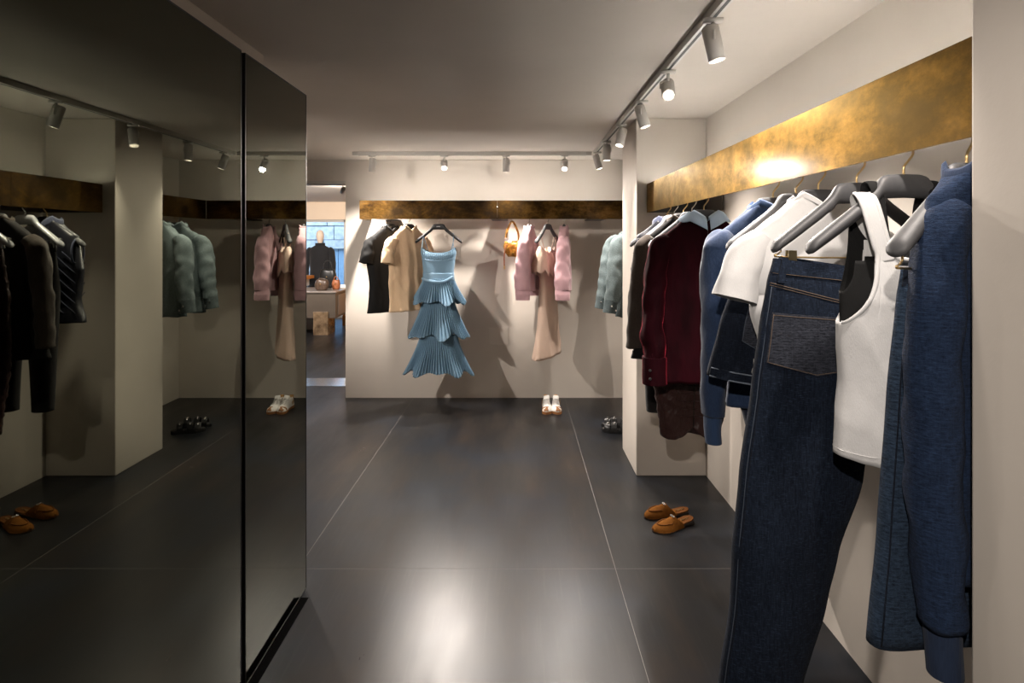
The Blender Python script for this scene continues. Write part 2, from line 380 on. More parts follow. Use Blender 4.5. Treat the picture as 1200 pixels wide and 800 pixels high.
def lamp(x, y, aim, label, power=1.0, cone=92, blend=.85, group=None, name='track_spotlight'):
    r = thing(name, label, 'spotlight', (x, y, TZ-.034), 0, group)
    A = Vector((x, y, TZ-.034)); head = Vector((0, 0, -.085)); d = (Vector(aim)-(A+head)).normalized()
    MB().box((-.035, -.014, -.012), (.035, .014, .002)).tube([(0, 0, -.01), (0, 0, -.05)], .007, 8).obj('adaptor', M['track'], r)
    side = d.cross(Vector((0, 0, 1)))
    if side.length < .1: side = Vector((1, 0, 0))
    side.normalize()
    MB().tube([(0, 0, -.045), side*.036+Vector((0, 0, -.052)), side*.036+head], .0045, 6).obj('yoke', M['track'], r)
    p0, p1 = head-d*.055, head+d*.065
    up = (0, 1, 0) if abs(d.y) < .9 else (1, 0, 0)
    MB().tube([p0-d*.006, p0, p1], [.024, .031, .031], 20, up, True).tube([p1, p1+d*.004, p1+d*.004, p1-d*.001], [.031, .031, .027, .026], 20, up, False).obj('body', M['lamp'], r)
    MB().tube([p1+d*.0005, p1+d*.0012], .0255, 20, up, True).obj('lens', M['lens'], r)
    ld = D.lights.new('spot', 'SPOT'); ld.energy = LAMP_W*power; ld.color = LAMP_COL; ld.spot_size = math.radians(cone); ld.spot_blend = blend; ld.shadow_soft_size = .022
    lo = D.objects.new('spot_beam', ld); C.objects.link(lo); lo.parent = r; lo.location = p1+d*.012
    lo.rotation_euler = d.to_track_quat('-Z', 'Y').to_euler()
    return r
# right track, from the nearest in view to the corner; then one above the frame and a fill added behind the camera
lamp(.71, 2.09, (1.02, 2.02, .8), 'largest grey track spotlight, nearest on the right track at the top edge', 1.1)
lamp(.71, 2.72, (.32, 1.0, .9), 'glaring track spotlight second from the front on the right track', 1.2)
lamp(.71, 3.30, (1.10, 3.15, .9), 'tilted track spotlight third from the front on the right track, lens towards the clothes', 1.0)
lamp(.71, 3.96, (.05, 3.3, 0), 'track spotlight just before the far pier, leaning left', 1.0)
lamp(.71, 4.62, (.68, 4.55, 0), 'upright track spotlight beside the far pier, second from the track corner', .9)
lamp(.71, 5.17, (1.0, 5.05, 1.3), 'small track spotlight nearest the track corner, leaning right', .9)
lamp(.71, 1.10, (.80, 1.50, 1.1), 'track spotlight above the frame over the jeans', .40, 80)
lamp(-.35, -.60, (.92, 1.5, 1.15), 'unseen fill spotlight added behind the camera, aimed at the clothes', 1.3, 46, .8)  # fill light added to brighten the near pier and the clothes
# back track
lamp(-1.376, 5.37, (-1.55, 5.6, 0), 'upright track spotlight at the left end of the back track', 3.1, 120, 1.0)
lamp(-.70, 5.37, (-.28, 2.15, 0), 'dazzling track spotlight above the blue dress on the back track', 3.2, 84, .7)
lamp(-.12, 5.37, (-.14, 5.6, 0), 'upright track spotlight in the middle of the back track', 1.9)
lamp(.43, 5.37, (.17, 2.9, 0), 'glowing track spotlight at the right of the back track, leaning left', 1.2)
# side bay
lamp(-2.62, 3.0, (-.3, 5.7, .9), 'track spotlight of the side bay aimed at the back wall dress', 2.3, 70)
lamp(-2.62, 4.1, (.80, 4.35, 1.25), 'track spotlight of the side bay aimed at the far pier', 3.0, 40, .6)
lamp(-2.62, 5.2, (-1.2, 3.0, 0), 'track spotlight of the side bay aimed back past the mirrors', .7)
# ------------------------------------------------------------------ hangers
HT = [(0, -.066), (.035, -.067), (.046, -.069), (.054, -.074), (.060, -.082), (.066, -.093), (.073, -.103), (.083, -.113), (.095, -.1235), (.228, -.228)]
def hz(x):
    x = min(abs(x), .228)
    for (a, p), (b2, q) in zip(HT, HT[1:]):
        if x <= b2: return lerp(p, q, (x-a)/(b2-a))
def hanger(label, loc, rz, mat='hanger_grey', group=None, clips=None, hook='gold', cliploc=.17, barz=-.275, width=1.0, clipmat='bronze_clip', logo=False):
    r = thing('clothes_hanger', label, 'hanger', loc, rz, group)
    R = []; N = 16; n = 77
    for i in range(n):
        x = lerp(-.228, .228, i/(n-1)); a = abs(x)/.228
        th = .5*interp([(0, .056), (.16, .056), (.26, .050), (.36, .040), (.7, .038), (1, .034)], a)[0]; ty = interp([(0, .013), (.25, .015), (.6, .020), (1, .024)], a)[0]
        e = min(1, math.sqrt(max(0, 1-((a-.93)/.07)**2))) if a > .93 else 1
        e = max(e, .12); zc = hz(x)-th
        R.append([(x*width, ty*e*math.cos(2*PI*k/N), zc+th*e*math.sin(2*PI*k/N)) for k in range(N)])
    MB().rings(R, True, True, True).obj('shoulders', M[mat], r)
    p = smooth_path([(0, 0, -.07), (0, 0, -.05), (.010, 0, -.036), (.021, 0, -.020), (.019, 0, -.003), (.006, 0, .007), (-.010, 0, .004), (-.018, 0, -.009)])
    MB().tube(p, .0028, 8).obj('hook', M[hook], r)
    if logo:
        mb = MB()
        for k, (dx, w2) in enumerate(((-.016, .004), (-.009, .003), (-.003, .004), (.004, .003), (.011, .005))):
            mb.box((dx, -.0135, -.098+(k % 2)*.001), (dx+w2, -.0118, -.090))
        mb.obj('printed_mark', M['white_card'], r, False)
    if clips:
        b = MB().tube(smooth_path([(-.20, .0, -.215), (-.202, 0, barz+.015), (-.19, 0, barz), (.19, 0, barz), (.202, 0, barz+.015), (.20, 0, -.215)]), .0024, 6)
        b.obj('clip_bar', M[hook], r)
        for s in clips:
            x = s*cliploc
            c = MB().box((x-.011, -.010, barz-.042), (x+.011, -.006, barz+.018)).box((x-.011, .006, barz-.042), (x+.011, .010, barz+.018)).tube([(x, -.007, barz+.004), (x, .007, barz+.004)], .007, 8)
            o = c.obj('clip', M[clipmat], r, False)
    return r

# ------------------------------------------------------------------ cloth
def wrinkle(o, amp=.006, scale=9.0, seed=0, zs=.6, ridge=True):
    """press soft creases into a piece of cloth along its normals"""
    me = o.data; off = Vector((seed*3.7, seed*1.3, seed*5.1)); out = []
    for v in me.vertices:
        p = Vector((v.co.x*scale, v.co.y*scale, v.co.z*scale*zs))+off
        p += Vector((0, 0, .8*(p.x)))*(1 if seed % 2 else -1)*.6
        n = mnoise.noise(p)
        d = (abs(n)*2-.55) if ridge else n
        d += .5*mnoise.noise(p*2.3+off)
        out.append(v.co+v.normal*d*amp)
    for v, c in zip(me.vertices, out): v.co = c
    me.update(); return o
class Folds:
    def __init__(s, seed, amp, freq=26, n=5):
        q = random.Random(seed); s.amp = amp
        s.w = [(freq*q.uniform(.35, 1.25), q.uniform(0, 6.28), q.uniform(-2.2, 2.2), q.uniform(.5, 1)) for _ in range(n)]
    def __call__(s, x, z):
        return s.amp*sum(a*math.sin(f*x+p+k*z*2.0) for f, p, k, a in s.w)/2.2
def sp(v, p): return math.copysign(abs(v)**p, v)
class Cloth:
    """A closed, hanging piece of cloth. rows: (z, x_left, x_right, half_depth); P(u, s, t) is a point on its front (s=-1) or back (s=1)."""
    def __init__(s, rows, seed=1, amp=.008, freq=26, sag=None, ztop=None, y0=0.0, skew=0.0):
        s.rows = sorted([(-r[0],)+tuple(r[1:]) for r in rows]); s.f = Folds(seed, amp, freq); s.f2 = Folds(seed+50, amp, freq)
        s.zt, s.zb = -s.rows[0][0], -s.rows[-1][0]; s.sag = sag; s.y0 = y0; s.skew = skew
    def P(s, u, side, t, off=0.0):
        z = lerp(s.zt, s.zb, t); xl, xr, hd = interp(s.rows, -z)
        x = lerp(xl, xr, (u+1)/2)
        y = side*(hd+off)*max(0, 1-u*u)**.38
        g = min(1, .25+t*1.1)
        edge = max(0, 1-abs(u)**6)
        y += (s.f if side < 0 else s.f2)(x, z)*g*edge + s.y0 + s.skew*t
        dz = 0
        if s.sag: dz = s.sag(u, side, t)
        return Vector((x, y, z+dz))
    def grid(s, name, mat, parent, nu=28, nt=30, hem=True, top_in=True, tube0=0.0, tube1=1.0):
        R = []
        for i in range(nt+1):
            t = lerp(tube0, tube1, i/nt); r = []
            for k in range(nu): r.append(s.P(-math.cos(PI*k/nu), -1, t))
            for k in range(nu): r.append(s.P(math.cos(PI*k/nu), 1, t))
            R.append(r)
        def inset(r, dz, k=.86):
            c = sum(r, Vector())/len(r); return [Vector((c.x+(p.x-c.x)*lerp(1, k, .25), c.y+(p.y-c.y)*k, p.z+dz)) for p in r]
        if hem: R += [inset(R[-1], 0.0, .93), inset(R[-1], .05, .8)]
        if top_in: R = [inset(R[0], -.04, .7), inset(R[0], .0, .88)] + R
        return MB().rings(R).obj(name, mat, parent)
    def patch(s, name, mat, parent, u0, u1, t0, t1, side=-1, off=.003, point=0.0, nu=14, nt=12, thick=.003):
        """a pocket or band lying on the cloth, optionally with a pointed lower edge"""
        F = []; B = []
        for i in range(nt+1):
            f = []; b2 = []
            for k in range(nu+1):
                q = k/nu; u = lerp(u0, u1, q)
                tt = lerp(t0, t1+point*(1-abs(2*q-1)), i/nt)
                f.append(s.P(u, side, tt)+Vector((0, side*(off), 0))); b2.append(s.P(u, side, tt)+Vector((0, side*(off-thick), 0)))
            F.append(f); B.append(b2)
        mb = MB().rings(F, False); mb.rings(B, False)
        per = lambda G: G[0] + [g[-1] for g in G[1:]] + list(reversed(G[-1][:-1])) + [g[0] for g in reversed(G[1:-1])]
        mb.rings([per(F), per(B)], True)
        return mb.obj(name, mat, parent)
    def line(s, name, mat, parent, pts, side=-1, off=.004, rad=.0013, k=8):
        path = []
        for (a, b2), (c, d) in zip(pts, pts[1:]):
            for j in range(k): path.append(s.P(lerp(a, c, j/k), side, lerp(b2, d, j/k))+Vector((0, side*off, 0)))
        path.append(s.P(*([pts[-1][0], side, pts[-1][1]]))+Vector((0, side*off, 0)))
        return MB().tube(path, rad, 5).obj(name, mat, parent)

def top_body(root, mat, hem, sw=.215, nw=.085, chest=.235, hemw=.24, hd=.055, drop=(.02, .06), arm=-.36, seed=1, amp=.010, name='body', hemd=.06, freq=46, bias=(0, 0), wr=.005):
    """Shirt-like body. drop = neckline depth on the -y side and the +y side."""
    F = Folds(seed, amp, freq); F2 = Folds(seed+9, amp, freq); N = 112; R = []
    def ring(hw, h, zf, g, x0=0):
        r = []
        for k in range(N):
            th = 2*PI*(k+.5)/N; c, s2 = math.cos(th), math.sin(th)
            x = hw*c+x0; y = h*sp(s2, .75); z = zf(c, s2)
            y += (F if s2 < 0 else F2)(x, z)*g*(1-abs(c)**6)
            x += F2(.3*s2, z*.6)*g*.25*abs(c)**2
            r.append(Vector((x, y, z)))
        return r
    T = 7
    for i in range(T+1):
        t = i/T; hw = lerp(nw, sw, t); e = hz(hw)+.008
        def zf(c, s2, t=t, e=e, hw=hw):
            d = drop[0] if s2 < 0 else drop[1]
            m = lerp(hz(nw)+.008-d*(1-abs(c)**2), arm, t**1.15); return lerp(m, min(hz(hw*c)+.008, e+.03), abs(c)**lerp(.8, 1.6, t))
        R.append(ring(hw, lerp(.045, hd, t), zf, t*.6))
    neck = R[0]
    inner = [Vector((p.x*.93, p.y*.86, p.z-.012)) for p in neck]
    n2 = 40
    for i in range(1, n2+1):
        t = i/n2; z = lerp(arm-.005, hem, t)
        hw = lerp(chest, hemw, t)+.008*math.sin(seed+7*t)-.012*math.sin(PI*t); h = lerp(hd, hemd, t)
        if i == 1: hw = max(chest, sw+.004)
        R.append(ring(hw, h, lambda c, s2, z=z: z, .5+.7*t, lerp(0, bias[0], t)))
    last = R[-1]; c = sum(last, Vector())/N
    R += [[Vector((c.x+(p.x-c.x)*.98, c.y+(p.y-c.y)*.9, p.z)) for p in last], [Vector((c.x+(p.x-c.x)*.97, c.y+(p.y-c.y)*.85, p.z+.04)) for p in last]]
    o = wrinkle(MB().rings([inner]+R).obj(name, mat, root), wr, 9, seed)
    return dict(obj=o, neck=neck, rings=R)
def neck_band(root, neck, mat, name='neckband', h=.012, out=.004):
    N = len(neck); A = []; mids = []
    up = [Vector((p.x*.97, p.y*.95, p.z+h)) for p in neck]; lo = [Vector((p.x*(1+out*16), p.y*(1+out*30), p.z-h*.8)) for p in neck]
    mid = [Vector((p.x*(1+out*12), p.y*(1+out*26), p.z+h*.5)) for p in neck]; inn = [Vector((p.x*.92, p.y*.85, p.z)) for p in neck]
    return MB().rings([lo, mid, up, inn]).obj(name, mat, root)
def sleeve(root, mat, pts, rads, name='sleeve', N=32, seed=0, amp=.004, freq=30, cap=False):
    P = smooth_path(pts, 14); n = len(P); R = []; q0 = random.Random(seed*7+3); along = 0
    W = [(freq*q0.uniform(.5, 2.2), q0.choice((-3, -2, -1, 1, 2, 3)), q0.uniform(0, 6.3), q0.uniform(.4, 1)) for _ in range(6)]
    for i, p in enumerate(P):
        if i: along += (P[i]-P[i-1]).length
        t = (P[min(i+1, n-1)]-P[max(i-1, 0)]).normalized(); a = Vector((0, 1, 0)).cross(t).normalized(); b2 = t.cross(a)
        q = i/(n-1)*(len(rads)-1); j = min(int(q), len(rads)-2); ra, rb = (lerp(rads[j][m], rads[j+1][m], q-j) for m in (0, 1))
        env = min(1, .3+i/n*1.4)
        r = []
        for k in range(N):
            th = 2*PI*k/N; d = amp*env*sum(w*math.sin(f*along+m*th+ph) for f, m, ph, w in W)/3.4
            r.append(p + a*(ra+d)*math.cos(th) + b2*(rb+d)*math.sin(th))
        R.append(r)
    last = R[-1]; c = sum(last, Vector())/N; d = (P[-1]-P[-2]).normalized()
    R += [[c+(p-c)*.86 for p in last], [c+(p-c)*.75-d*.04 for p in last]]
    if not cap:
        f = R[0]; c0 = sum(f, Vector())/N
        R = [[c0+(p-c0)*.5 for p in f]]+R
    return wrinkle(MB().rings(R, True, True, False).obj(name, mat, root), amp*1.1, 13, seed+1)
def buttons(root, pts, mat, r=.006, axis=(0, -1, 0), parent=None):
    ax = Vector(axis)
    for p in pts:
        p = Vector(p); MB().tube([p, p+ax*.003, p+ax*.004], [r, r, r*.7], 10, (0, 0, 1)).obj('button', M[mat], parent or root)

HZ = 1.826                     # where hooks rest on the right rod
RX = .90
def dd(x): return 670*RX/(x-608)
HG = 'hangers on the long right rail'

# ---- G: navy jacquard cardigan, half behind the near pier
YG = 1.108
r0 = hanger('charcoal hanger carrying the navy jacquard cardigan, partly behind the near pier', (RX, YG, HZ), math.radians(15), group=HG, width=.62)
g = thing('knit_cardigan', 'navy jacquard knit cardigan nearest the camera, half hidden by the near pier', 'cardigan', (RX, YG, HZ), math.radians(15))
bd = top_body(g, M['knit_jacket'], -.86, chest=.135, hemw=.14, seed=4, amp=.006, drop=(.05, .03), sw=.13, nw=.075, hd=.035, hemd=.035)
neck_band(g, bd['neck'], M['navy_rib'])
for s in (-1, 1):
    y = -.012
    sleeve(g, M['knit_jacket'], [(s*.085, y, -.165), (s*.118, y, -.205), (s*.136, y, -.38), (s*.138, y, -.68), (s*.120, y, -.93)], [(.026, .032), (.042, .042), (.048, .046), (.048, .046), (.040, .040)], seed=6+s, amp=.005)
    sleeve(g, M['navy_rib'], [(s*.121, y, -.915), (s*.116, y, -.97), (s*.112, y, -1.03)], [(.033, .034), (.029, .031), (.028, .030)], 'cuff', seed=2, amp=.001)

# ---- F: textured denim skirt on clips
YF = dd(1133)
hanger('charcoal clip hanger with the long textured denim skirt, nearest with its whole arm in view', (RX, YF, HZ), math.radians(24), group=HG, clips=(-1, 1), cliploc=.105)
g = thing('denim_skirt', 'long textured dark denim skirt between white tank top and navy cardigan', 'skirt', (RX, YF, HZ), math.radians(10))
ck = Cloth([(-.275, -.150, .15, .020), (-.34, -.158, .17, .035), (-.52, -.178, .19, .04), (-.80, -.200, .21, .045), (-1.005, -.222, .23, .05)], 8, .007, 22)
ck.grid('body', M['denim_tex'], g); ck.patch('waistband', M['jeans_dark'], g, -.999, .999, .0, .05, off=.004)
ck.patch('pocket', M['denim_tex'], g, -.93, -.25, .15, .36, off=.005, point=.04)
ck.line('pocket_edge', M['frayed'], g, [(-.93, .15), (-.25, .15)], rad=.0035, off=.006)
ck.line('side_seam', M['jeans_dark'], g, [(-.97, .06), (-.97, .99)], rad=.0016)

# ---- E: white ribbed tank top over a black one
YE = dd(1059)
hanger('charcoal hanger holding the white tank top, its bare arm end far out to the left', (RX, YE, HZ), 0, group=HG)
def tank(root, mat, hem, hw0, hw1, seed, sx=(.060, .095), sw2=.018, neck=(-.266, -.235), arm=-.412, edge=.078, hd=.05, trim=True, wr=.005, rise=0.0, tilt=0.0):
    """sx = strap centre at its root and over the hanger; neck = neckline height front and back"""
    N = 260; rows = 44; F = Folds(seed, .008, 34); F2 = Folds(seed+5, .008, 34)
    inner = sx[0]-sw2
    def ztop(x, s2):
        a = abs(x); nk = neck[0] if s2 < 0 else neck[1]
        if rise and s2 > 0 and a <= edge: return nk+rise*(a/edge)**3
        if rise and s2 > 0: nk += rise-.016
        if a <= inner: return nk+.016*(a/inner)**4
        if a <= edge: return nk+.016
        q = min(1, (a-edge)/(hw0*.97-edge)); return lerp(nk+.016, arm, min(1, q**.36*(1-.12*q)+.12*q))
    def yy(x, z, s2):
        u = min(1, abs(x)/hw0); up = min(1, max(0, (z+.36)/.12))
        return math.copysign(1, s2)*lerp(hd, hd*.62, up)*max(0, 1-u*u)**.35
    R = []
    for i in range(rows+1):
        t = i/rows; r = []
        for k in range(N):
            th = 2*PI*(k+.5)/N; c, s2 = math.cos(th), math.sin(th); x0 = hw0*c
            z = lerp(ztop(x0, s2), hem, t)
            x = interp([(-.8, hw1), (-.55, lerp(hw0, hw1, .3)-.008), (arm, hw0), (0, hw0)], z)[0]*c
            y = yy(x0, z, s2)+(F if s2 < 0 else F2)(x, z)*t*(1-abs(c)**6)
            r.append(Vector((x, y, z-tilt*t*t*(x/hw0+1)*.5)))
        R.append(r)
    top = R[0]; last = R[-1]
    inn = [Vector((p.x*.985, p.y*.8, p.z-.003)) for p in top]
    R += [[Vector((p.x*.985, p.y*.9, p.z)) for p in last], [Vector((p.x*.97, p.y*.85, p.z+.04)) for p in last]]
    wrinkle(MB().rings([[Vector((p.x*.985, p.y*.8, p.z-.04)) for p in top], inn]+R).obj('body', mat, root), wr, 10, seed, .45)
    for s in (-1, 1):
        def strap_path(x0, x1, zoff=0.0):
            zt = hz(sx[1])+.006
            return [(s*x0, yy(x0, neck[0], -1), neck[0]-.004+zoff), (s*lerp(x0, x1, .22), -.030, neck[0]+.035), (s*lerp(x0, x1, .75), -.024, zt-.035), (s*x1, -.018, zt-.004), (s*x1, 0, zt+.007), (s*x1, .018, zt-.004), (s*lerp(x0, x1, .6), .026, zt-.05), (s*x0, yy(x0, neck[1], 1), neck[1]-.004)]
        MB().tube(smooth_path(strap_path(*sx), 6), [(.0028, sw2*(1.25 if k < 3 else 1.0)) for k in range(43)], 12, (1, 0, 0)).obj('strap', mat, root)
        if trim:
            ap = [(s*hw0*c, yy(hw0*c, ztop(hw0*c, -1), -1)-.001, ztop(hw0*c, -1)) for c in (.985, .95, .90, .84, .78, .72, .66, .61, .57, .54)]
            ap = [p for p in ap if abs(p[0]) > edge+.002]+strap_path(sx[0]+sw2-.002, sx[1]+sw2-.002, .012)[:5]
            MB().tube(smooth_path(ap, 4), (.0038, .006), 8, (1, 0, 0)).obj('armhole_binding', mat, root)
    if trim:
        np_ = strap_path(-(sx[0]-sw2), -(sx[1]-sw2))[:5]
        fr = [(x, yy(x, ztop(x, -1), -1)-.001, ztop(x, -1)) for x in [lerp(-inner, inner, k/10) for k in range(1, 10)]]
        L_ = [(-abs(p[0]), p[1], p[2]) for p in reversed(strap_path(sx[0]-sw2, sx[1]-sw2)[1:5])]; R_ = [(abs(p[0]), p[1], p[2]) for p in strap_path(sx[0]-sw2, sx[1]-sw2)[1:5]]
        MB().tube(smooth_path(L_+fr+R_, 4), (.0038, .006), 8, (1, 0, 0)).obj('neck_binding', mat, root)
        hl = [[v for v in r] for r in R[rows-2:rows-1]][0]; hp = [v+Vector((0, -.0025 if v.y < 0 else .0025, 0)) for k, v in enumerate(hl) if k % 4 == 0]
        MB().tube(hp+[hp[0]], .0012, 5, (0, 0, 1)).obj('hem_seam', mat, root)
g = thing('tank_top', 'white ribbed cotton tank top in the foreground of the right rail', 'tank top', (RX, YE, HZ), math.radians(-3))
tank(g, M['white_knit'], -.722, .150, .160, 11, tilt=.055)
g2 = thing('black_tank_top', 'black tank top worn inside the white one, only its straps showing', 'tank top', (RX, YE+.012, HZ), math.radians(-3))
tank(g2, M['black_cotton'], -.68, .140, .142, 13, sx=(.046, .068), sw2=.014, neck=(-.285, -.240), arm=-.34, edge=.112, hd=.026, trim=False, wr=.001, rise=.10)

# ---- D: jeans folded on a clip hanger
YD = dd(1004)
hanger('charcoal clip hanger with brass clip holding the folded indigo jeans', (RX, YD, HZ), 0, group=HG, clips=(-1, 1), cliploc=.175, barz=-.265)
g = thing('jeans', 'dark indigo jeans hanging folded in half with copper stitched back pocket', 'jeans', (RX, YD, HZ))
sagf = lambda u, s, t: -.035*(1-t)**4*max(0, (u+1)/2)
jr = [(-.268, -.222, .07, .020), (-.33, -.238, .085, .034), (-.46, -.258, .10, .044), (-.60, -.278, .105, .048), (-.85, -.312, .010, .052), (-1.05, -.330, -.055, .052), (-1.17, -.336, -.083, .05), (-1.40, -.366, -.152, .05), (-1.50, -.378, -.175, .05)]
jr = [(z, a, {-.268: .055, -.33: .06, -.46: .062, -.60: .058}.get(z, b2), d) for z, a, b2, d in jr]
ck = Cloth(jr, 21, .006, 20, sag=sagf)
wrinkle(ck.grid('front_leg', M['jeans'], g, nu=40, nt=80), .0022, 9, 2, .6)
ck2 = Cloth([(z+.004, a+.055, b2+.010, d) for z, a, b2, d in jr], 22, .006, 20, sag=sagf, y0=.085); ck2.grid('back_leg', M['jeans'], g, nt=44)
ck.patch('waistband', M['jeans'], g, -.995, .99, .0, .030, off=.004)
ck.line('waist_stitching', M['stitch'], g, [(-.98, .031), (.98, .031)], off=.0045, rad=.0010)
ck.line('yoke_stitching', M['stitch'], g, [(-.985, .052), (.0, .073), (.98, .092)], off=.0015, rad=.0016)
ck.line('yoke_stitching', M['stitch'], g, [(-.985, .057), (.0, .078), (.98, .097)], off=.0012, rad=.0012)
ck.patch('belt_loop', M['jeans'], g, -.90, -.79, -.004, .05, off=.011, thick=.006, nu=3)
ck.patch('back_pocket', M['jeans_patt'], g, -.90, .62, .114, .220, off=.006, point=.022, thick=.005)
ck.line('pocket_stitching', M['stitch'], g, [(-.89, .119), (.61, .119)], off=.0066, rad=.0011)
ck.line('pocket_stitching', M['stitch'], g, [(-.885, .117), (-.885, .219), (-.15, .239), (.60, .219), (.605, .117)], off=.0066, rad=.0011)
ck.line('side_seam', M['stitch_pale'], g, [(-.955, .06), (-.955, .99)], off=.001, rad=.0011, k=24)
ck.line('side_seam', M['jeans_dark'], g, [(-.93, .06), (-.93, .99)], off=.001, rad=.002, k=24)

# ---- C: white tee
YC = dd(959)
hanger('charcoal hanger inside the white T-shirt', (RX, YC, HZ), 0, group=HG)
g = thing('white_t_shirt', 'white short sleeved T-shirt behind the indigo jeans', 'T-shirt', (RX, YC, HZ))
bd = top_body(g, M['white_knit'], -.62, chest=.205, hemw=.195, seed=31, amp=.008, drop=(.02, .07), sw=.222)
neck_band(g, bd['neck'], M['white_knit'], h=.010)
for s in (-1, 1):
    sleeve(g, M['white_knit'], [(s*.165, 0, -.212), (s*.215, -.005, -.270), (s*.243, -.012, -.340), (s*.258, -.018, -.395)], [(.040, .040), (.058, .042), (.064, .046), (.066, .048)], seed=32+s, amp=.004)
# ---- B: denim mini skirt
YB2 = dd(933)
hanger('charcoal clip hanger holding the short denim skirt behind the white T-shirt', (RX, YB2, HZ), 0, group=HG, clips=(-1, 1), cliploc=.165, barz=-.265)
g = thing('denim_mini_skirt', 'short dark denim skirt with faded hem under the white T-shirt', 'skirt', (RX, YB2, HZ))
ck = Cloth([(-.285, -.185, .19, .02), (-.36, -.205, .205, .04), (-.50, -.250, .23, .05), (-.655, -.290, .26, .055)], 41, .006, 18, sag=lambda u, s, t: -.035*t*(u+1)/2-.02*t*(1-u*u))
ck.grid('body', M['jeans_dark'], g); ck.patch('waistband', M['jeans_dark'], g, -.99, .99, 0, .1, off=.004)
ck.patch('back_pocket', M['jeans_patt'], g, -.74, -.05, .22, .66, off=.006, point=.10)
ck.line('pocket_stitching', M['stitch_pale'], g, [(-.735, .23), (-.735, .66), (-.395, .755), (-.06, .66), (-.06, .23)], off=.0065, rad=.0014)
ck.patch('hem_band', M['jeans_dark'], g, -.99, .99, .92, 1.0, off=.004)
ck.line('hem_edge', M['frayed'], g, [(-.99, .925), (.95, .925)], off=.005, rad=.0022); ck.line('hem_edge', M['frayed'], g, [(-.99, .995), (.95, .995)], off=.004, rad=.003)
# ---- A: blue melange cardigan
YA = dd(906)
hanger('charcoal hanger inside the mid blue knit sweater', (RX, YA, HZ), 0, group=HG)
g = thing('knit_sweater', 'mid blue melange knit sweater with long sleeves next to burgundy velvet', 'sweater', (RX, YA, HZ))
bd = top_body(g, M['knit_blue'], -.80, chest=.20, hemw=.16, seed=51, amp=.008, drop=(.01, .05), sw=.205)
neck_band(g, bd['neck'], M['knit_rib'])
ck = Cloth([(-.77, -.125, .15, .05), (-.86, -.10, .13, .05), (-.905, -.085, .12, .045)], 52, .004); ck.grid('hem_rib', M['knit_dark'], g, nt=8)
for s in (-1, 1):
    y = -.012
    sleeve(g, M['knit_blue'], [(s*.16, 0, -.205), (s*.197, y, -.25), (s*.206, y*2, -.42), (s*.215, y*2, -.65), (s*.221, y*2, -.83)], [(.03, .04), (.055, .06), (.056, .066), (.046, .06), (.036, .048)], seed=53+s, amp=.005)
    sleeve(g, M['knit_rib'], [(s*.221, y*2, -.815), (s*.2225, y*2, -.87), (s*.219, y*2, -.925)], [(.031, .044), (.029, .038), (.027, .034)], 'cuff', seed=3, amp=.001)

# ---- far group on the right rail
YH = dd(825)
hanger('charcoal hanger under the pale blue collar of the velvet blouse', (RX, YH, HZ), 0, group=HG)
g = thing('velvet_blouse', 'burgundy velvet long sleeved blouse with pale blue pointed collar', 'blouse', (RX, YH, HZ))
bd = top_body(g, M['velvet'], -.90, chest=.225, hemw=.235, seed=61, amp=.010, drop=(.02, .05), sw=.215, nw=.09)
nk = bd['neck']; N = len(nk); R1 = []; R2 = []; R3 = []; R0 = []
order = [(84+k) % N for k in range(N)]
for j, k in enumerate(order):
    p = nk[k]; e = min(j, N-1-j); f = 1
    n2 = Vector((p.x, p.y*1.6, 0)).normalized(); gap = Vector((.004*(1 if j < N/2 else -1) if e < 1 else 0, 0, 0))
    front = max(0, -p.y/.045)
    R0.append(Vector((p.x*.90, p.y*.9, p.z-.006))+gap); R1.append(Vector((p.x*.93, p.y*1.0, p.z+.022))+gap)
    R2.append(p+n2*.016+Vector((0, -.004*front, .012))+gap); R3.append(p+n2*(.026+.010*(1-front))+Vector((0, -.008*front, -.034*front-.004))+gap)
MB().rings([R0, R1, R2, R3, [q+Vector((0, 0, -.004)) for q in R3], [q+Vector((0, 0, -.006)) for q in R2]], False).obj('collar', M['pale_blue'], g)
for s in (-1, 1):
    sleeve(g, M['velvet'], [(s*.165, 0, -.212), (s*.215, -.004, -.26), (s*.240, -.012, -.42), (s*.255, -.02, -.62), (s*.248, -.025, -.79)], [(.035, .04), (.055, .05), (.056, .06), (.052, .06), (.052, .058)], seed=62+s, amp=.007)
    cf = sleeve(g, M['velvet'], [(s*.248, -.025, -.775), (s*.247, -.026, -.83), (s*.246, -.027, -.905)], [(.057, .06), (.058, .06), (.058, .06)], 'cuff', seed=3, amp=.001)
    buttons(g, [(s*.246-.035, -.027-.054, -.83), (s*.246-.035, -.027-.054, -.87)], 'slot', .007, parent=cf)
MB().tube([(0, -.056, -.15), (0, -.060, -.30)], .0015, 5).obj('back_opening', M['slot'], g)
YI = dd(811)
hanger('pale metal clip hanger holding the dark brown ruched satin skirt', (RX, YI, HZ), 0, 'clear', group=HG, clips=(-1, 1), cliploc=.17, barz=-.215, hook='chrome', clipmat='clear')
g = thing('satin_skirt', 'dark brown ruched satin skirt hanging below the burgundy velvet blouse', 'skirt', (RX, YI, HZ))
ck = Cloth([(-.235, -.17, .17, .022), (-.5, -.21, .20, .045), (-.85, -.215, .20, .05), (-1.225, -.165, .15, .045)], 71, .010, 30, sag=lambda u, s, t: .05*t**3*(1-abs(u))**3*(1 if s < 0 else 0)-.012*t*abs(math.sin(3*u)))
wrinkle(ck.grid('body', M['brown_satin'], g, nu=40, nt=60), .006, 14, 5, 1.6)
ck.line('ruched_seam', M['sole_dark'], g, [(.05, .3), (.02, .99)], off=.003, rad=.0035)
mb = MB()
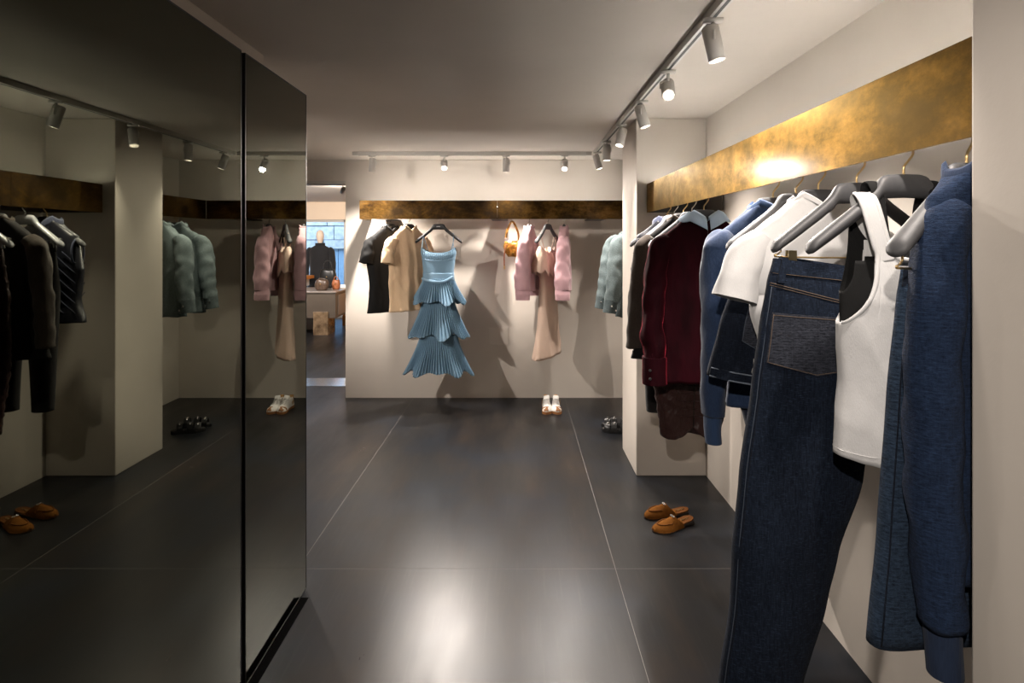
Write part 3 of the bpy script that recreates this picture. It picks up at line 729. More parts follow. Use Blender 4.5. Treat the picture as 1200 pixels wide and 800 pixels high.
for k in range(11):
    t = .50+.042*k
    for s in (-1, 1):
        p0 = ck.P(.04, -1, t)+Vector((0, -.002, 0)); p1 = ck.P(.04+s*.4, -1, t-.035)+Vector((0, -.002, 0)); p2 = ck.P(.04+s*.85, -1, t-.10)+Vector((0, -.001, 0))
        mb.tube(smooth_path([p0, p1, p2], 4), [.003]*3+[.003]*3+[.0015]*3, 6)
mb.obj('gathers', M['brown_satin'], g)
YJ = dd(801)
hanger('charcoal hanger inside the brown wool jacket', (RX, YJ, HZ), math.radians(-4), group=HG)
g = thing('wool_jacket', 'dark brown wool jacket with long sleeves behind the velvet blouse', 'jacket', (RX, YJ, HZ), math.radians(-4))
bd = top_body(g, M['black_wool'], -.86, chest=.235, hemw=.285, seed=81, amp=.008, drop=(.02, .08), sw=.22, hd=.05)
neck_band(g, bd['neck'], M['tweed'])
for s in (-1, 1): sleeve(g, M['tweed'], [(s*.165, 0, -.212), (s*.218, -.003, -.26), (s*.243, -.008, -.42), (s*.262, -.012, -.62), (s*.268, -.012, -.80)], [(.036, .044), (.05, .055), (.046, .058), (.044, .052), (.042, .050)], seed=82+s, amp=.005)
YK = dd(790)
hanger('pale metal clip hanger holding black trousers between jacket and quilted vest', (RX, YK, HZ), math.radians(3), 'clear', group=HG, clips=(-1, 1), cliploc=.17, barz=-.215, hook='chrome', clipmat='clear')
g = thing('trousers', 'black trousers on a pale clip hanger in front of the quilted vest', 'trousers', (RX, YK, HZ), math.radians(3))
for s in (-1, 1):
    Cloth([(-.24, -.18 if s < 0 else .0, .0 if s < 0 else .18, .02), (-.5, -.20 if s < 0 else .005, -.005 if s < 0 else .2, .05), (-1.15, -.165 if s < 0 else .05, -.05 if s < 0 else .165, .045), (-1.20, -.16 if s < 0 else .052, -.052 if s < 0 else .16, .045)], 90+s, .006, 22).grid('leg', M['black_wool'], g)
Cloth([(-.235, -.183, .183, .024), (-.28, -.188, .188, .03)], 92, .002).grid('waistband', M['black_wool'], g, nt=6)
YL = dd(782)
hanger('charcoal hanger inside the quilted vest, end of the rail by the far pier', (RX, YL, HZ), 0, group=HG)
g = thing('quilted_vest', 'black and navy quilted sleeveless vest at the far end of the right rail', 'vest', (RX, YL, HZ))
bd = top_body(g, M['quilt'], -.71, chest=.222, hemw=.222, seed=95, amp=.004, drop=(.02, .09), sw=.185, hd=.055, hemd=.065)
neck_band(g, bd['neck'], M['navy_trim'], 'collar', h=.022)
mb = MB()
for side in (-1, 1):
    for k in range(13):
        pts = []
        for jj in range(25):
            x = -.20+.4*jj/24; z = -.02-.06*k+1.05*(x if side < 0 else -x)
            if z < -.69 or z > -.27: continue
            u = x/.232; pts.append((x, side*(.059*max(.02, 1-u*u)**.40+.004), z))
        if len(pts) > 2: mb.tube(pts, .0022, 5)
mb.obj('quilting_ridges', M['navy_trim'], g)
for s in (-1, 1):
    mb = MB().tube([(s*.186, .05*math.cos(a), -.205-.09*(1-math.sin(a))*.9) for a in [PI/2+2*PI*k/20 for k in range(21)]], .006, 6); mb.obj('armhole_binding', M['navy_trim'], g)

# ------------------------------------------------------------------ back rail
BY, BZ = 5.48, 1.845
def bx(px, y=5.48): return (px-608)*y/670
BG = 'hangers on the back rail'
def tee(name, label, hl, x, rz, mat, hem, seed, hd=.05, trim=None, lab=False):
    hanger(hl, (x, BY, BZ), rz, 'hanger_black', BG, hook='chrome')
    g = thing(name, label, 'T-shirt', (x, BY, BZ), rz)
    bd = top_body(g, M[mat], hem, chest=.235, hemw=.225, seed=seed, amp=.010, drop=(.03, .08), hd=hd, sw=.222); neck_band(g, bd['neck'], M[trim or mat], h=.009)
    for s in (-1, 1): sleeve(g, M[mat], [(s*.165, 0, -.212), (s*.212, 0, -.27), (s*.238, -.008, -.36), (s*.252, -.012, -.44)], [(.04, .04), (.058, .046), (.066, .050), (.070, .052)], seed=seed+s, amp=.006)
    if lab: box('neck_label', (-.02, .035, -.165), (.02, .0365, -.145), M['plate'], g)
    return g
tee('black_t_shirt', 'black short sleeved T-shirt at the left end of the back rail', 'black hanger in the black T-shirt', bx(457), math.radians(42), 'black_cotton', -.905, 101)
tee('apricot_t_shirt', 'pale apricot T-shirt between the black T-shirt and the blue dress', 'black hanger in the apricot T-shirt', bx(479), math.radians(48), 'beige_cotton', -.895, 105, lab=True)

# blue tiered dress
DX, DY = bx(514, 5.46), 5.46
hanger('black hanger with a small pale mark, above the blue dress', (DX, DY, BZ), math.radians(-4), 'hanger_black', BG, hook='chrome', logo=True)
g = thing('tiered_dress', 'blue pleated satin dress with thin straps and three flounced tiers', 'dress', (DX, DY, BZ), math.radians(-4))
def flounce(name, z0, z1, w0, w1, d0, d1, seed, k=34, lobes=3, out=.0, mat='blue_satin', curl=.02):
    q = random.Random(seed); ph = q.uniform(0, 6); N = 420; R = []
    for i in range(13):
        t = i/12; r = []
        for j in range(N):
            th = 2*PI*j/N; c, s2 = math.cos(th), math.sin(th)
            lob = math.sin(lobes*2*th+ph)*.5+.5*math.sin((lobes*2+3)*th+ph*2)
            w2 = lerp(w0, w1, t**1.25); d2 = lerp(d0, d1, t)
            pl = .0062*(1+.8*t)*math.sin(k*2*th+1.2*math.sin(3*th))
            f = 1+.09*t*t*lob
            x = w2*c*f; y = d2*s2*(1+.62*t*t*lob)
            z = lerp(z0, z1, t)-.030*t*t*lob+.0
            n2 = Vector((c/w2, s2/d2, 0)).normalized()
            r.append(Vector((x, y, z))+n2*pl)
        R.append(r)
    last = R[-1]
    R += [[p+Vector((p.x*.02, p.y*.05, -.012)) for p in last], [p*1.0+Vector((p.x*.0, 0, -.016)) for p in last], [Vector((p.x*.93, p.y*.9, p.z+.01)) for p in last], [Vector((p.x*.85, p.y*.8, p.z+.05)) for p in last]]
    return MB().rings(R).obj(name, M[mat], g)
flounce('lowest_tier', -1.13, -1.47, .175, .310, .07, .105, 3, 34)
flounce('middle_tier', -.82, -1.125, .155, .285, .065, .100, 5, 31)
flounce('upper_tier', -.585, -.80, .145, .255, .06, .095, 9, 28)
# bodice: cups with gathers, waistband, knotted sash
ck = Cloth([(-.29, -.168, .168, .05), (-.34, -.172, .172, .06), (-.40, -.160, .160, .06), (-.53, -.148, .148, .055), (-.585, -.147, .147, .055)], 111, .002, 60,
           sag=lambda u, s, t: (1-t)**3*(.055*abs(u)**2.5-.055))
ck.grid('bodice', M['blue_satin'], g, nu=40, nt=24)
mb = MB()
for k in range(17):
    u = -.88+.11*k; mb.tube([ck.P(u, -1, .06)+Vector((0, -.001, 0)), ck.P(u*.97, -1, .2)+Vector((0, -.003, 0)), ck.P(u*.93, -1, .37)], [.002, .004, .0015], 6)
mb.obj('bust_gathers', M['blue_satin'], g)
ck.line('under_bust_seam', M['blue_satin'], g, [(-.97, .36), (0, .40), (.97, .36)], off=.002, rad=.003)
Cloth([(-.535, -.150, .150, .058), (-.60, -.151, .151, .061)], 112, .002).grid('waist_sash', M['blue_satin'], g, nt=8)
sleeve(g, M['blue_satin'], [(-.15, -.05, -.585), (-.05, -.072, -.612), (.06, -.075, -.615), (.15, -.05, -.565)], [(.012, .006), (.014, .007), (.014, .007), (.01, .006)], 'sash_knot', amp=.002)
for s in (-1, 1):
    MB().tube(smooth_path([(s*.150, -.048, -.305), (s*.146, -.026, -.22), (s*.142, 0, hz(.142)+.004), (s*.140, .024, -.22), (s*.110, .045, -.33)]), .0035, 6).obj('strap', M['blue_satin'], g)

# gold handbag hanging from the rail
g = thing('gold_handbag', 'small crinkled gold leather handbag hung from the back rail with a pale scarf', 'handbag', (bx(600), BY, BZ), math.radians(10))
R = []
for i in range(15):
    t = i/14; z = lerp(-.235, -.375, t); wv = .080*math.sin(PI*(.23+.66*t))**.6; dv = .045*math.sin(PI*(.12+.8*t))**.5
    R.append([(wv*math.cos(2*PI*k/28)*(1+.05*math.sin(5*k+3*t)), dv*sp(math.sin(2*PI*k/28), .8)*(1+.08*math.sin(3*k+7*t)), z+.008*math.sin(4*PI*k/28)) for k in range(28)])
MB().rings(R, True, True, True).obj('body', M['gold_leather'], g)
MB().tube(smooth_path([(-.06, 0, -.25), (-.055, -.004, -.16), (-.02, 0, -.07), (.0, 0, -.045), (.025, 0, -.07), (.062, .004, -.16), (.062, 0, -.25)]), [(.010, .004)]*25, 8).obj('handle', M['gold_leather'], g)
MB().tube(smooth_path([(0, 0, -.07), (0, 0, -.02), (.012, 0, .005), (0, 0, .012), (-.012, 0, .0)]), .003, 6).obj('hook', M['chrome'], g)
MB().tube(smooth_path([(-.055, -.03, -.26), (-.075, -.04, -.32), (-.082, -.04, -.40), (-.080, -.04, -.47)]), [(.006, .003)]*13, 6).obj('wrist_strap', M['bag_red'], g)
MB().box((-.088, -.044, -.50), (-.072, -.036, -.465)).obj('strap_buckle', M['gold'], g, False)
R = [[(lerp(-.075, -.01, q)+.006*math.sin(9*q+i), -.052-.004*math.sin(7*q+i*.8), lerp(-.20, -.255, q)-.03*i/5+.03*(q)) for q in [j/8 for j in range(9)]] for i in range(6)]
MB().rings(R, False).rings([[(x, y+.006, z) for x, y, z in r] for r in R], False).obj('scarf', M['pale_scarf'], g)
MB().tube([(-.07, -.047, -.262), (.07, -.047, -.262)], .004, 6).obj('zip', M['gold'], g)

# pink knit cardigans, turned nearly edge-on
def pink(label, hl, x, rz, seed):
    hanger(hl, (x, BY, BZ), rz, 'hanger_grey', BG, hook='chrome')
    g = thing('pink_cardigan', label, 'cardigan', (x, BY, BZ), rz, None)
    bd = top_body(g, M['pink_knit'], -.70, chest=.20, hemw=.19, seed=seed, amp=.010, drop=(.03, .09), hd=.06, hemd=.07, sw=.205); neck_band(g, bd['neck'], M['pink_knit'])
    MB().tube([(.0, .058, -.24), (0, .070, -.45), (0, .074, -.69)], [(.012, .003)]*3, 6).obj('button_placket', M['pink_knit'], g)
    for s in (-1, 1):
        sleeve(g, M['pink_knit'], [(s*.16, 0, -.205), (s*.205, .004, -.26), (s*.222, .008, -.42), (s*.228, .012, -.58), (s*.225, .012, -.68)], [(.035, .045), (.052, .056), (.054, .066), (.058, .076), (.05, .070)], seed=seed+s, amp=.006)
        sleeve(g, M['pink_knit'], [(s*.225, .012, -.665), (s*.226, .010, -.72), (s*.224, .010, -.775)], [(.042, .062), (.050, .070), (.045, .066)], 'cuff', seed=seed+7, amp=.004)
pink('dusty pink knit cardigan beside the gold handbag', 'grey hanger in the pink cardigan beside the handbag', bx(620), math.radians(76), 121)
pink('dusty pink knit cardigan right of the blush slip dress', 'grey hanger in the pink cardigan right of the blush dress', bx(661), math.radians(84), 131)
# blush silk dress on a turned hanger
x = bx(642); rz = math.radians(58)
hanger('grey hanger over the blush silk dress, turned to show both arms', (x, BY, BZ), rz, 'hanger_grey', BG, hook='chrome')
g = thing('blush_dress', 'long blush silk dress between the two pink cardigans', 'dress', (x, BY, BZ), rz)
ck = Cloth([(-.30, -.13, .13, .03), (-.40, -.13, .13, .05), (-.60, -.12, .12, .05), (-1.0, -.17, .17, .06), (-1.34, -.24, .22, .085)], 141, .016, 48, sag=lambda u, s, t: (1-t)**5*(.05*abs(u)**2-.05)+.035*t*(u+1)/2)
wrinkle(ck.grid('skirt', M['cream_silk'], g, nu=48, nt=40), .006, 12, 3, .25)
c2 = Cloth([(-.285, -.155, .02, .045), (-.38, -.20, .03, .065), (-.54, -.225, .02, .075)], 143, .014, 60, sag=lambda u, s, t: -.03*t*u+.02*t*math.sin(9*u)+(1-t)**4*(.05*abs(u)**2-.05)); wrinkle(c2.grid('cape_layer', M['cream_silk'], g, nu=40, nt=16), .006, 20, 4)
c3 = Cloth([(-.285, .02, .155, .045), (-.45, .03, .19, .06), (-.74, .09, .215, .05)], 145, .014, 60, sag=lambda u, s, t: .12*t*(1-abs(u))+(1-t)**4*(.05*abs(u)**2-.05)); c3.grid('mauve_panel', M['mauve_silk'], g, nu=40, nt=20)
for s in (-1, 1): MB().tube(smooth_path([(s*.118, -.025, -.305), (s*.135, -.014, -.22), (s*.140, 0, hz(.14)+.004), (s*.14, .014, -.22), (s*.12, .025, -.305)]), .004, 6).obj('strap', M['cream_silk'], g)

# green denim jackets on the rear right rail
def djacket(label, hl, y, rz, seed, sides):
    hanger(hl, (1.05, y, BZ), rz, 'hanger_grey', 'hangers behind the far pier', hook='gold')
    g = thing('denim_jacket', label, 'jacket', (1.05, y, BZ), rz)
    bd = top_body(g, M['green_denim'], -.86, chest=.235, hemw=.24, seed=seed, amp=.014, drop=(.01, .06), sw=.222, hd=.065, hemd=.07, wr=.009)
    neck_band(g, bd['neck'], M['green_denim'], 'collar', h=.026, out=.006)
    for s in (-1, 1):
        sv = sleeve(g, M['green_denim'], [(s*.165, 0, -.21), (s*.225, -.006, -.26), (s*.265, -.03, -.42), (s*.29, -.055, -.60), (s*.315, -.06, -.73)], [(.04, .05), (.066, .062), (.070, .07), (.062, .066), (.056, .060)], seed=seed+s, amp=.0055)
        cf = sleeve(g, M['green_cuff'], [(s*.313, -.06, -.715), (s*.322, -.06, -.77), (s*.330, -.06, -.82)], [(.058, .062), (.055, .058), (.054, .056)], 'cuff', seed=4, amp=.002)
        buttons(g, [(s*.322+k*.012-.01, -.06-.057, -.76-k*.012) for k in (0, 3)], 'chrome', .008, parent=cf)
    for yy in (.072,):
        MB().tube([(0, yy-.004, -.2), (0, yy+.004, -.5), (0, yy+.008, -.855)], [(.018, .003)]*3, 6).obj('button_placket', M['green_denim'], g)
        buttons(g, [(0, yy+.005, z) for z in (-.25, -.37, -.49, -.61, -.73)], 'chrome', .008, (0, 1, 0))
djacket('washed green denim jacket behind the far pier, the nearer of two', 'charcoal hanger in the nearer green denim jacket', 4.80, math.radians(12), 151, 0)
djacket('washed green denim jacket hanging farther back towards the corner', 'charcoal hanger in the farther green denim jacket', 5.03, math.radians(-4), 157, 0)

# ------------------------------------------------------------------ shoes
def foot(x, L, w):
    """half width of a shoe outline at x from heel 0 to toe L"""
    t = x/L; return w*interp([(0, .20), (.03, .52), (.12, .72), (.35, .70), (.55, .82), (.72, 1.0), (.86, .90), (.95, .60), (1, .16)], t)[0]
def cx(x, L, s): return s*.012*math.sin(PI*min(1, max(0, (x/L-.3)/.7)))
def outline(L, w, n=22, s=1, k=1.0):
    xs2 = [L*(1-math.cos(PI*i/n))/2 for i in range(n+1)]
    a = [(x, cx(x, L, s)+foot(x, L, w)*k) for x in xs2]; b2 = [(x, cx(x, L, s)-foot(x, L, w)*k) for x in reversed(xs2)]
    return a+b2
def sole(root, mat, L, w, z0, z1, s, name='sole', k=1.0, lift=None):
    O = outline(L, w, 22, s, k); lf = lift or (lambda x: 0)
    R = [[(x, y, z0+lf(x)) for x, y in O], [(x, y*1.01, (z0+z1)/2+lf(x)) for x, y in O], [(x, y, z1+lf(x)) for x, y in O]]
    return MB().rings(R, True, True, True).obj(name, mat, root, False)
def shell(root, name, mat, L, w, s, x0, x1, prof, z0, n=16, k=1.0, edge=None, thick=.004, lift=None):
    """arched upper between x0 and x1; prof(t) gives the height over z0"""
    R = []; lf = lift or (lambda x: 0)
    for i in range(n+1):
        t = i/n; x = lerp(x0, x1, t); wv = foot(min(L*.997, x), L, w)*k; h = prof(t)
        R.append([(x+(edge(ph, t) if edge else 0), cx(x, L, s)+wv*math.cos(ph)*(1-.12*math.sin(ph)), z0+lf(x)+h*math.sin(ph)**.8) for ph in [PI*j/18 for j in range(19)]])
    I = [[(p[0], (p[1]-cx(p[0], L, s))*.94+cx(p[0], L, s), z0+lf(p[0])+(p[2]-z0-lf(p[0]))*.94-.001) for p in r] for r in R]
    mb = MB().rings(R, False).rings(I, False)
    per = [R[0], I[0]]; mb.rings(per, False); mb.rings([R[-1], I[-1]], False)
    return mb.obj(name, mat, root)
def sneaker(label, loc, rz, s, grp=None):
    g = thing('sneaker', label, 'sneaker', loc, rz, grp); L, w = .285, .052
    sole(g, M['gum'], L, w, 0, .022, s); sole(g, M['white_leather'], L*.985, w*.98, .022, .030, s, 'midsole', .98)
    # upper with ankle opening
    R = []; n = 24
    for i in range(n+1):
        t = i/n; x = lerp(.004, L*.985, t); wv = foot(x, L, w)*.96
        h = interp([(0, .070), (.1, .078), (.32, .072), (.45, .078), (.62, .058), (.8, .040), (.93, .030), (1, .012)], t)[0]
        op = 1 if t < .40 else max(0, 1-(t-.40)/.06)
        r = []
        for j in range(25):
            ph = PI*j/24; sy = math.cos(ph); zz = math.sin(ph)**.75
            yv = wv*sy*(1-.22*zz) if abs(sy) > .0 else 0
            z = .028+h*zz
            if op and .02 < t: z = .028+h*min(zz, .97) if abs(sy) > .45 else .028+h*(.97-op*.75*(1-(abs(sy)/.45)**2))
            r.append((x, cx(x, L, s)+yv, z))
        R.append(r)
    MB().rings(R, False).obj('upper', M['white_leather'], g)
    shell(g, 'toe_guard', M['gum'], L, w*1.02, s, L*.84, L*.99, lambda t: lerp(.034, .010, t**2)+.003, .027, edge=lambda ph, t: -.018*abs(math.cos(ph))*(1-t))
    box('heel_tab', (-.003, -.018, .05), (.012, .018, .112), M['star'], g, .004)
    sleeve(g, M['white_leather'], [(.13, cx(.13, L, s), .085), (.118, cx(.12, L, s), .115), (.105, cx(.1, L, s), .128)], [(.012, .028), (.008, .028), (.006, .026)], 'tongue', amp=0, cap=True)
    mb = MB()
    for k in range(5):
        x = .135+.017*k; z = .028+interp([(.13, .076), (.2, .050)], x)[0]
        mb.tube([(x, cx(x, L, s)-.024, z-.006), (x+.004, cx(x, L, s), z+.006), (x, cx(x, L, s)+.024, z-.006)], .0035, 6)
    mb.obj('laces', M['laces'], g)
    MB().rings([[(.07+.026*q*math.cos(2*PI*k/10+.3), -s*(foot(.07, L, w)*.93+.001)*1+.0, .058+.024*q*math.sin(2*PI*k/10+.3)) for k, q in enumerate([1, .45]*5)], [(.07+.026*q*math.cos(2*PI*k/10+.3), -s*(foot(.07, L, w)*.93+.004), .058+.024*q*math.sin(2*PI*k/10+.3)) for k, q in enumerate([1, .45]*5)]], True, True, True).obj('side_star', M['star'], g, False)
    return g
ySn = 5.56
sneaker('white leather sneaker with tan toe by the back wall, left of the pair', (bx(640, 5.5), 5.60, 0), -PI/2-.02, 1)
sneaker('white leather sneaker with tan toe by the back wall, right of the pair', (bx(651.5, 5.5), 5.60, 0), -PI/2+.03, -1)
def mule(label, loc, rz, s):
    g = thing('loafer_mule', label, 'shoe', loc, rz); L, w = .275, .047
    lf = lambda x: .020*max(0, 1-x/(.45*L))**.8
    sole(g, M['sole_dark'], L, w, .0, .009, s, 'sole', 1.0, lf)
    box('heel', (.004, -.028, 0), (.062, .028, .026), M['sole_dark'], g, .006)
    sole(g, M['suede_dark'], L*.99, w*.95, .009, .016, s, 'footbed', .95, lf)
    shell(g, 'vamp', M['suede'], L, w*1.0, s, L*.45, L*.992, lambda t: interp([(0, .060), (.3, .052), (.6, .040), (.85, .030), (1, .010)], t)[0], .008, 20, edge=lambda ph, t: (.02*math.sin(ph)-.035*math.cos(ph)**2)*(1-t)**2, lift=lf)
    shell(g, 'side_wall', M['suede'], L, w*1.015, s, L*.30, L*.985, lambda t: .017+.004*math.sin(PI*t), .007, 16, lift=lf)
    # moccasin seam
    P = []
    for j in range(25):
        a = -PI*.5+PI*j/24; x = L*.62+L*.27*math.cos(a); yv = .033*math.sin(a)*(1 if abs(math.sin(a)) < .99 else 1)
        t = (x-L*.45)/(L*.542); h = interp([(0, .062), (.3, .052), (.6, .040), (.85, .030), (1, .010)], max(0, t))[0]
        wv = foot(x, L, w); q = min(.98, abs(yv)/wv); P.append((x, cx(x, L, s)+yv*.95, .008+h*(1-q*q)**.42+.003))
    MB().tube(P, .003, 6, (0, 0, 1)).obj('apron_seam', M['suede_dark'], g)
    shell(g, 'saddle_strap', M['suede'], L, w*1.02, s, L*.49, L*.585, lambda t: lerp(.0605, .054, t), .010, 4, lift=lf)
    c = (L*.535, cx(L*.53, L, s), .0695)
    mb = MB().tube([(c[0]+.006*math.cos(2*PI*k/12), c[1]+.009+.007*math.sin(2*PI*k/12), c[2]) for k in range(13)], .0022, 6, (0, 0, 1)); mb.tube([(c[0]+.006*math.cos(2*PI*k/12), c[1]-.009+.007*math.sin(2*PI*k/12), c[2]) for k in range(13)], .0022, 6, (0, 0, 1))
    mb.obj('buckle', M['chrome'], g)
    mb = MB()
    for k in range(6): mb.box((.028+.011*k, -.006, .0325-.0012*k), (.028+.011*k+.007, .004+.003*(k % 2), .0345-.0012*k))
    mb.obj('gold_print', M['gold'], g, False)
    return g
def floor_at(px, py): Y = 670*1.6/(py-284); return ((px-608)*Y/670, Y)
for lb, (hp, tp), s in (('cognac suede loafer mule nearest the camera on the right floor', ((811, 612), (754, 626)), 1), ('cognac suede loafer mule behind the nearer one, closer to the far pier', ((806, 602), (748, 608)), -1)):
    h, t = Vector(floor_at(*hp)), Vector(floor_at(*tp)); d = t-h
    mule(lb, (h.x, h.y, 0), math.atan2(d.y, d.x), s)
def sandal(label, x, y, rz, s):
    g = thing('studded_sandal', label, 'sandal', (x, y, 0), rz); L, w = .26, .046
    sole(g, M['black_leather'], L, w, 0, .022, s); sole(g, M['black_wool'], L*.98, w*.95, .022, .027, s, 'footbed', .95)
    for x0, x1, h in ((.18, .36, .062), (.48, .66, .060), (.70, .88, .050)):
        st = shell(g, 'strap', M['black_leather'], L, w*1.0, s, L*x0, L*x1, lambda t, h=h: h, .024, 5)
        xm = L*(x0+x1)/2
        for j in range(3): MB().ball((xm, cx(xm, L, s)+(-.02+.02*j), .024+h*(.98 if j == 1 else .86)), .0075, 10, 6).obj('stud', M['chrome'], st)
sandal('black studded sandal half hidden by the far pier, nearer of the two', .95, 4.78, PI-.35, 1)
sandal('black studded sandal behind the far pier, farther of the two', .97, 4.92, PI-.25, -1)

# ------------------------------------------------------------------ the shop seen through the doorway
struct(box('trim_3', (-2.75, YB, 2.205), (-1.785, YB+.2, 2.233), M['lamp']))
struct(box('trim_4', (-2.75, 6.36, -.004), (-1.70, 6.74, .003), M['threshold']))
struct(box('wall_shop_left', (-7.2, YB, 0), (-7, 12.3, CZ), M['peach']))
struct(box('wall_shop_right', (-1.7, YB+.2, 0), (-1.5, 12.3, CZ), M['peach']))
w = MB().box((-7, 12.0, 2.08), (-1.5, 12.2, CZ)).box((-3.64, 12.0, 0), (-1.5, 12.2, 2.08)).box((-7, 12.0, 0), (-6.2, 12.2, 2.08))
struct(w.obj('wall_shop_back', M['peach'], None, False))
win = link('window_1', None); win['kind'] = 'structure'; win.location = (-4.92, 12.1, 0)
MB().box((-1.28, -.04, 0), (1.28, .04, .05)).box((-1.28, -.04, 2.03), (1.28, .04, 2.08)).box((-1.28, -.04, 0), (-1.23, .04, 2.08)).box((1.23, -.04, 0), (1.28, .04, 2.08)).obj('window_frame', M['lamp'], win, False)
box('pane', (-1.23, -.004, .05), (1.23, .004, 2.03), M['glass'], win)
struct(box('floor_street', (-12, 12.3, -.3), (2, 20, -.12), M['asphalt']))
ext = struct(box('wall_street', (-10, 14.2, -.3), (0, 14.5, 5), M['mortar']))
q = random.Random(5); z = -.2
while z < 3.6:
    h = q.uniform(.26, .36); x = -8.6+q.uniform(0, .4)
    while x < -3.2:
        wd = q.uniform(.34, .75)
        if not (x+wd > -4.72 and x < -3.55 and z < 1.45):
            a = q.uniform(.03, .075); box('stone', (x+.01, 14.2-a, z+.01), (x+wd-.01, 14.22, z+h-.01), M['stone'], ext)
        x += wd
    z += h
box('lintel_stone', (-4.80, 14.08, 1.45), (-3.4, 14.22, 1.66), M['stone'], ext)
dr = struct(link('door_1', None)); dr.location = (-4.13, 14.2, 0)
for k in range(5): box('door_board', (-.57+.23*k, -.03, -.12), (-.57+.23*k+.22, .02, 1.44), M['blue_paint'], dr)

# counter with its marble foot, shelf, bags, mannequin, lamp
g = thing('display_counter', 'taupe display counter in the next room, cantilevered on a marble block', 'counter', (-3.45, 9.9, 0))
box('body', (-1.2, 0, .29), (.275, .95, .725), M['counter'], g, .004)
box('top', (-1.22, -.02, .725), (.295, .97, .75), M['counter_top'], g, .003)
box('marble_foot', (-.10, -.035, 0), (.155, .35, .40), M['marble'], g, .003)
box('end_panel', (.275, .15, .33), (.282, .85, .68), M['counter_top'], g)
box('low_panel', (-.6, .6, 0), (-.12, .64, .29), M['cream_panel'], g)
g = thing('display_shelf', 'amber fronted display shelf unit left of the bags, before the window', 'shelf', (-4.1, 10.95, 0))
box('shelf_board', (-1.2, 0, .89), (.02, .45, .95), M['orange_wood'], g); box('side_panel', (-.5, .05, .75), (-.06, .4, .89), M['cream_panel'], g); box('carcass', (-1.2, .05, 0), (-.1, .4, .75), M['counter'], g)
g = thing('display_shelf', 'small amber lit display unit at the right end of the counter', 'shelf', (-2.98, 11.0, 0))
box('shelf_board', (-.42, 0, .62), (.2, .5, .70), M['orange_wood'], g); box('carcass', (-.42, .02, 0), (.2, .5, .62), M['orange_wood'], g)
def bag(name, label, loc, sx, sy, sz, mat, seed, handle=.1):
    g = thing(name, label, 'handbag', loc); q2 = random.Random(seed); ph = q2.uniform(0, 6); R = []
    for i in range(11):
        t = i/10; k2 = math.sin(PI*(.16+.66*t))**.5
        R.append([(sx*k2*math.cos(2*PI*k/20)*(1+.05*math.sin(3*k+ph+5*t)), sy*k2*sp(math.sin(2*PI*k/20), .7), sz*t+.01*math.sin(ph+k)*t) for k in range(20)])
    MB().rings(R, True, True, True).obj('body', M[mat], g)
    MB().tube(smooth_path([(-sx*.55, 0, sz*.9), (-sx*.4, 0, sz+handle*.7), (0, 0, sz+handle), (sx*.4, 0, sz+handle*.7), (sx*.55, 0, sz*.9)]), .008, 6).obj('handle', M[mat], g)
    MB().ball((0, -sy*.95, sz*.6), .014, 8, 5).obj('clasp', M['gold'], g)
    return g
bag('brown_handbag', 'dark brown crinkled handbag on the counter in the next room', (-3.50, 10.15, .75), .12, .07, .19, 'bag_brown', 1, .02)
bag('russet_handbag', 'small russet handbag right of the brown bag on the counter', (-3.31, 10.35, .75), .075, .05, .17, 'bag_red', 2, .06)
bag('black_handbag', 'black handbag with tall handle standing behind the brown bag', (-3.57, 10.68, .75), .16, .07, .35, 'black_leather', 3, .16)
for k, lb in enumerate(('white card stand at the right of the counter top', 'second white card stand behind the first on the counter')):
    g = thing('card_stand', lb, 'card stand', (-3.36+.08*k, 10.45+.25*k, .75)); box('card', (-.06, 0, .004), (.06, .05, .06), M['white_card'], g); box('base', (-.07, -.02, 0), (.07, .07, .004), M['gold'], g)
g = thing('mannequin', 'pale headed mannequin in a black coat before the shop window', 'mannequin', (-4.06, 11.68, 0))
head = [[(.075*k2*math.cos(2*PI*k/16), .09*k2*math.sin(2*PI*k/16), z) for k in range(16)] for z, k2 in ((1.56, .62), (1.60, .60), (1.64, .72), (1.69, .95), (1.75, 1.02), (1.80, .92), (1.84, .6), (1.855, .15))]
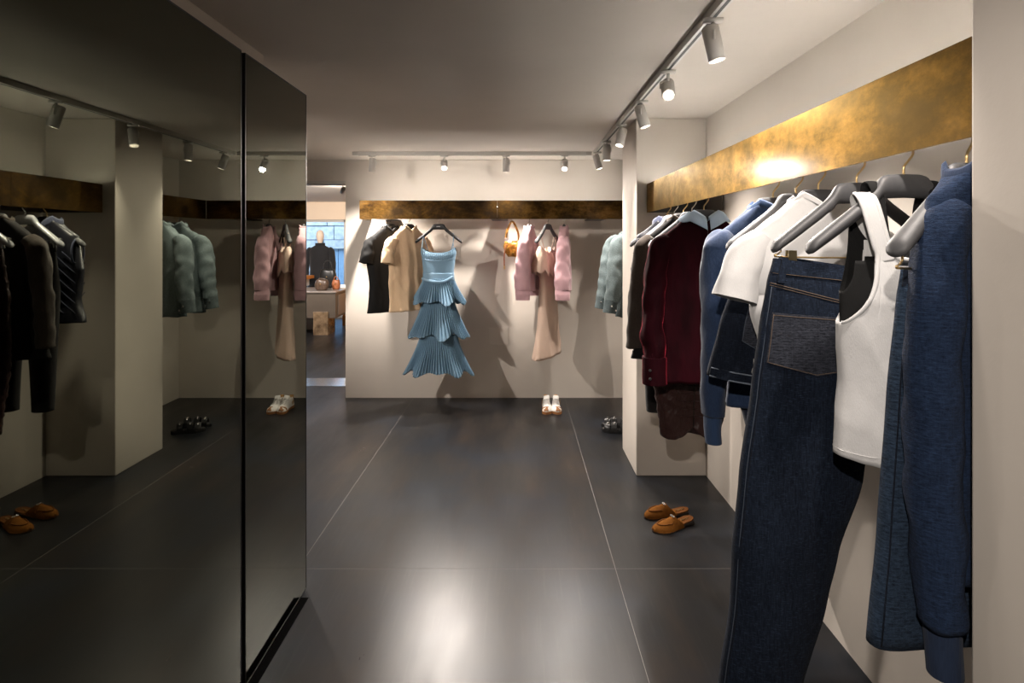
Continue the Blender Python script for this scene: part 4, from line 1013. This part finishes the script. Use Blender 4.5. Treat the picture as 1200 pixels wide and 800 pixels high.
MB().rings(head, True, True, True).obj('head', M['skin_dummy'], g)
co = [[(w2*math.cos(2*PI*k/24), d2*math.sin(2*PI*k/24), z) for k in range(24)] for z, w2, d2 in ((.62, .235, .17), (.80, .225, .165), (1.05, .20, .14), (1.28, .21, .14), (1.42, .225, .12), (1.49, .19, .10), (1.54, .10, .08), (1.57, .09, .08))]
MB().rings(co, True, True, True).obj('coat', M['coat'], g)
for s in (-1, 1):
    sleeve(g, M['coat'], [(s*.18, 0, 1.48), (s*.24, 0, 1.38), (s*.27, -.02, 1.10), (s*.27, -.04, .82)], [(.05, .05), (.062, .07), (.056, .06), (.05, .05)], 'coat_sleeve', amp=.004)
    MB().tube([(s*.09, 0, .66), (s*.09, 0, .35), (s*.09, 0, .02)], [.085, .07, .055], 12, (1, 0, 0)).obj('trouser_leg', M['coat'], g)
MB().rings([[(.10*math.cos(2*PI*k/16), .09*math.sin(2*PI*k/16), z) for k in range(16)] for z in (1.52, 1.59)]).obj('coat_collar', M['coat'], g)
MB().tube([(0, 0, 0), (0, 0, .02)], .2, 24, (1, 0, 0)).obj('base', M['chrome'], g)
lamp(-2.46, 8.0, (-3.9, 11.0, 1.2), 'track spotlight in the next room, seen in the top of the doorway', 2.6, 120)
lamp(-4.2, 8.3, (-3.7, 10.5, 1.2), 'unseen fill spotlight added over the counter to brighten the next room', 3.0, 120)  # extra fill, put in unseen because the next room was too dim

for pre, grp in (('sneaker', 'white sneakers by the back wall'), ('loafer_mule', 'cognac loafer mules on the right floor'), ('studded_sandal', 'black sandals behind the far pier'),
                 ('denim_jacket', 'green denim jackets behind the far pier'), ('pink_cardigan', 'pink cardigans on the back rail'), ('track_spotlight', 'ceiling track spotlights'),
                 ('mirror_panel', 'smoked mirror panels'), ('brass_clothes_rail', 'brass clothes rails'), ('light_track', 'ceiling light tracks'), ('card_stand', 'white card stands on the counter')):
    for ob in D.objects:
        if ob.name.split('.')[0] == pre and 'label' in ob and 'group' not in ob: ob['group'] = grp
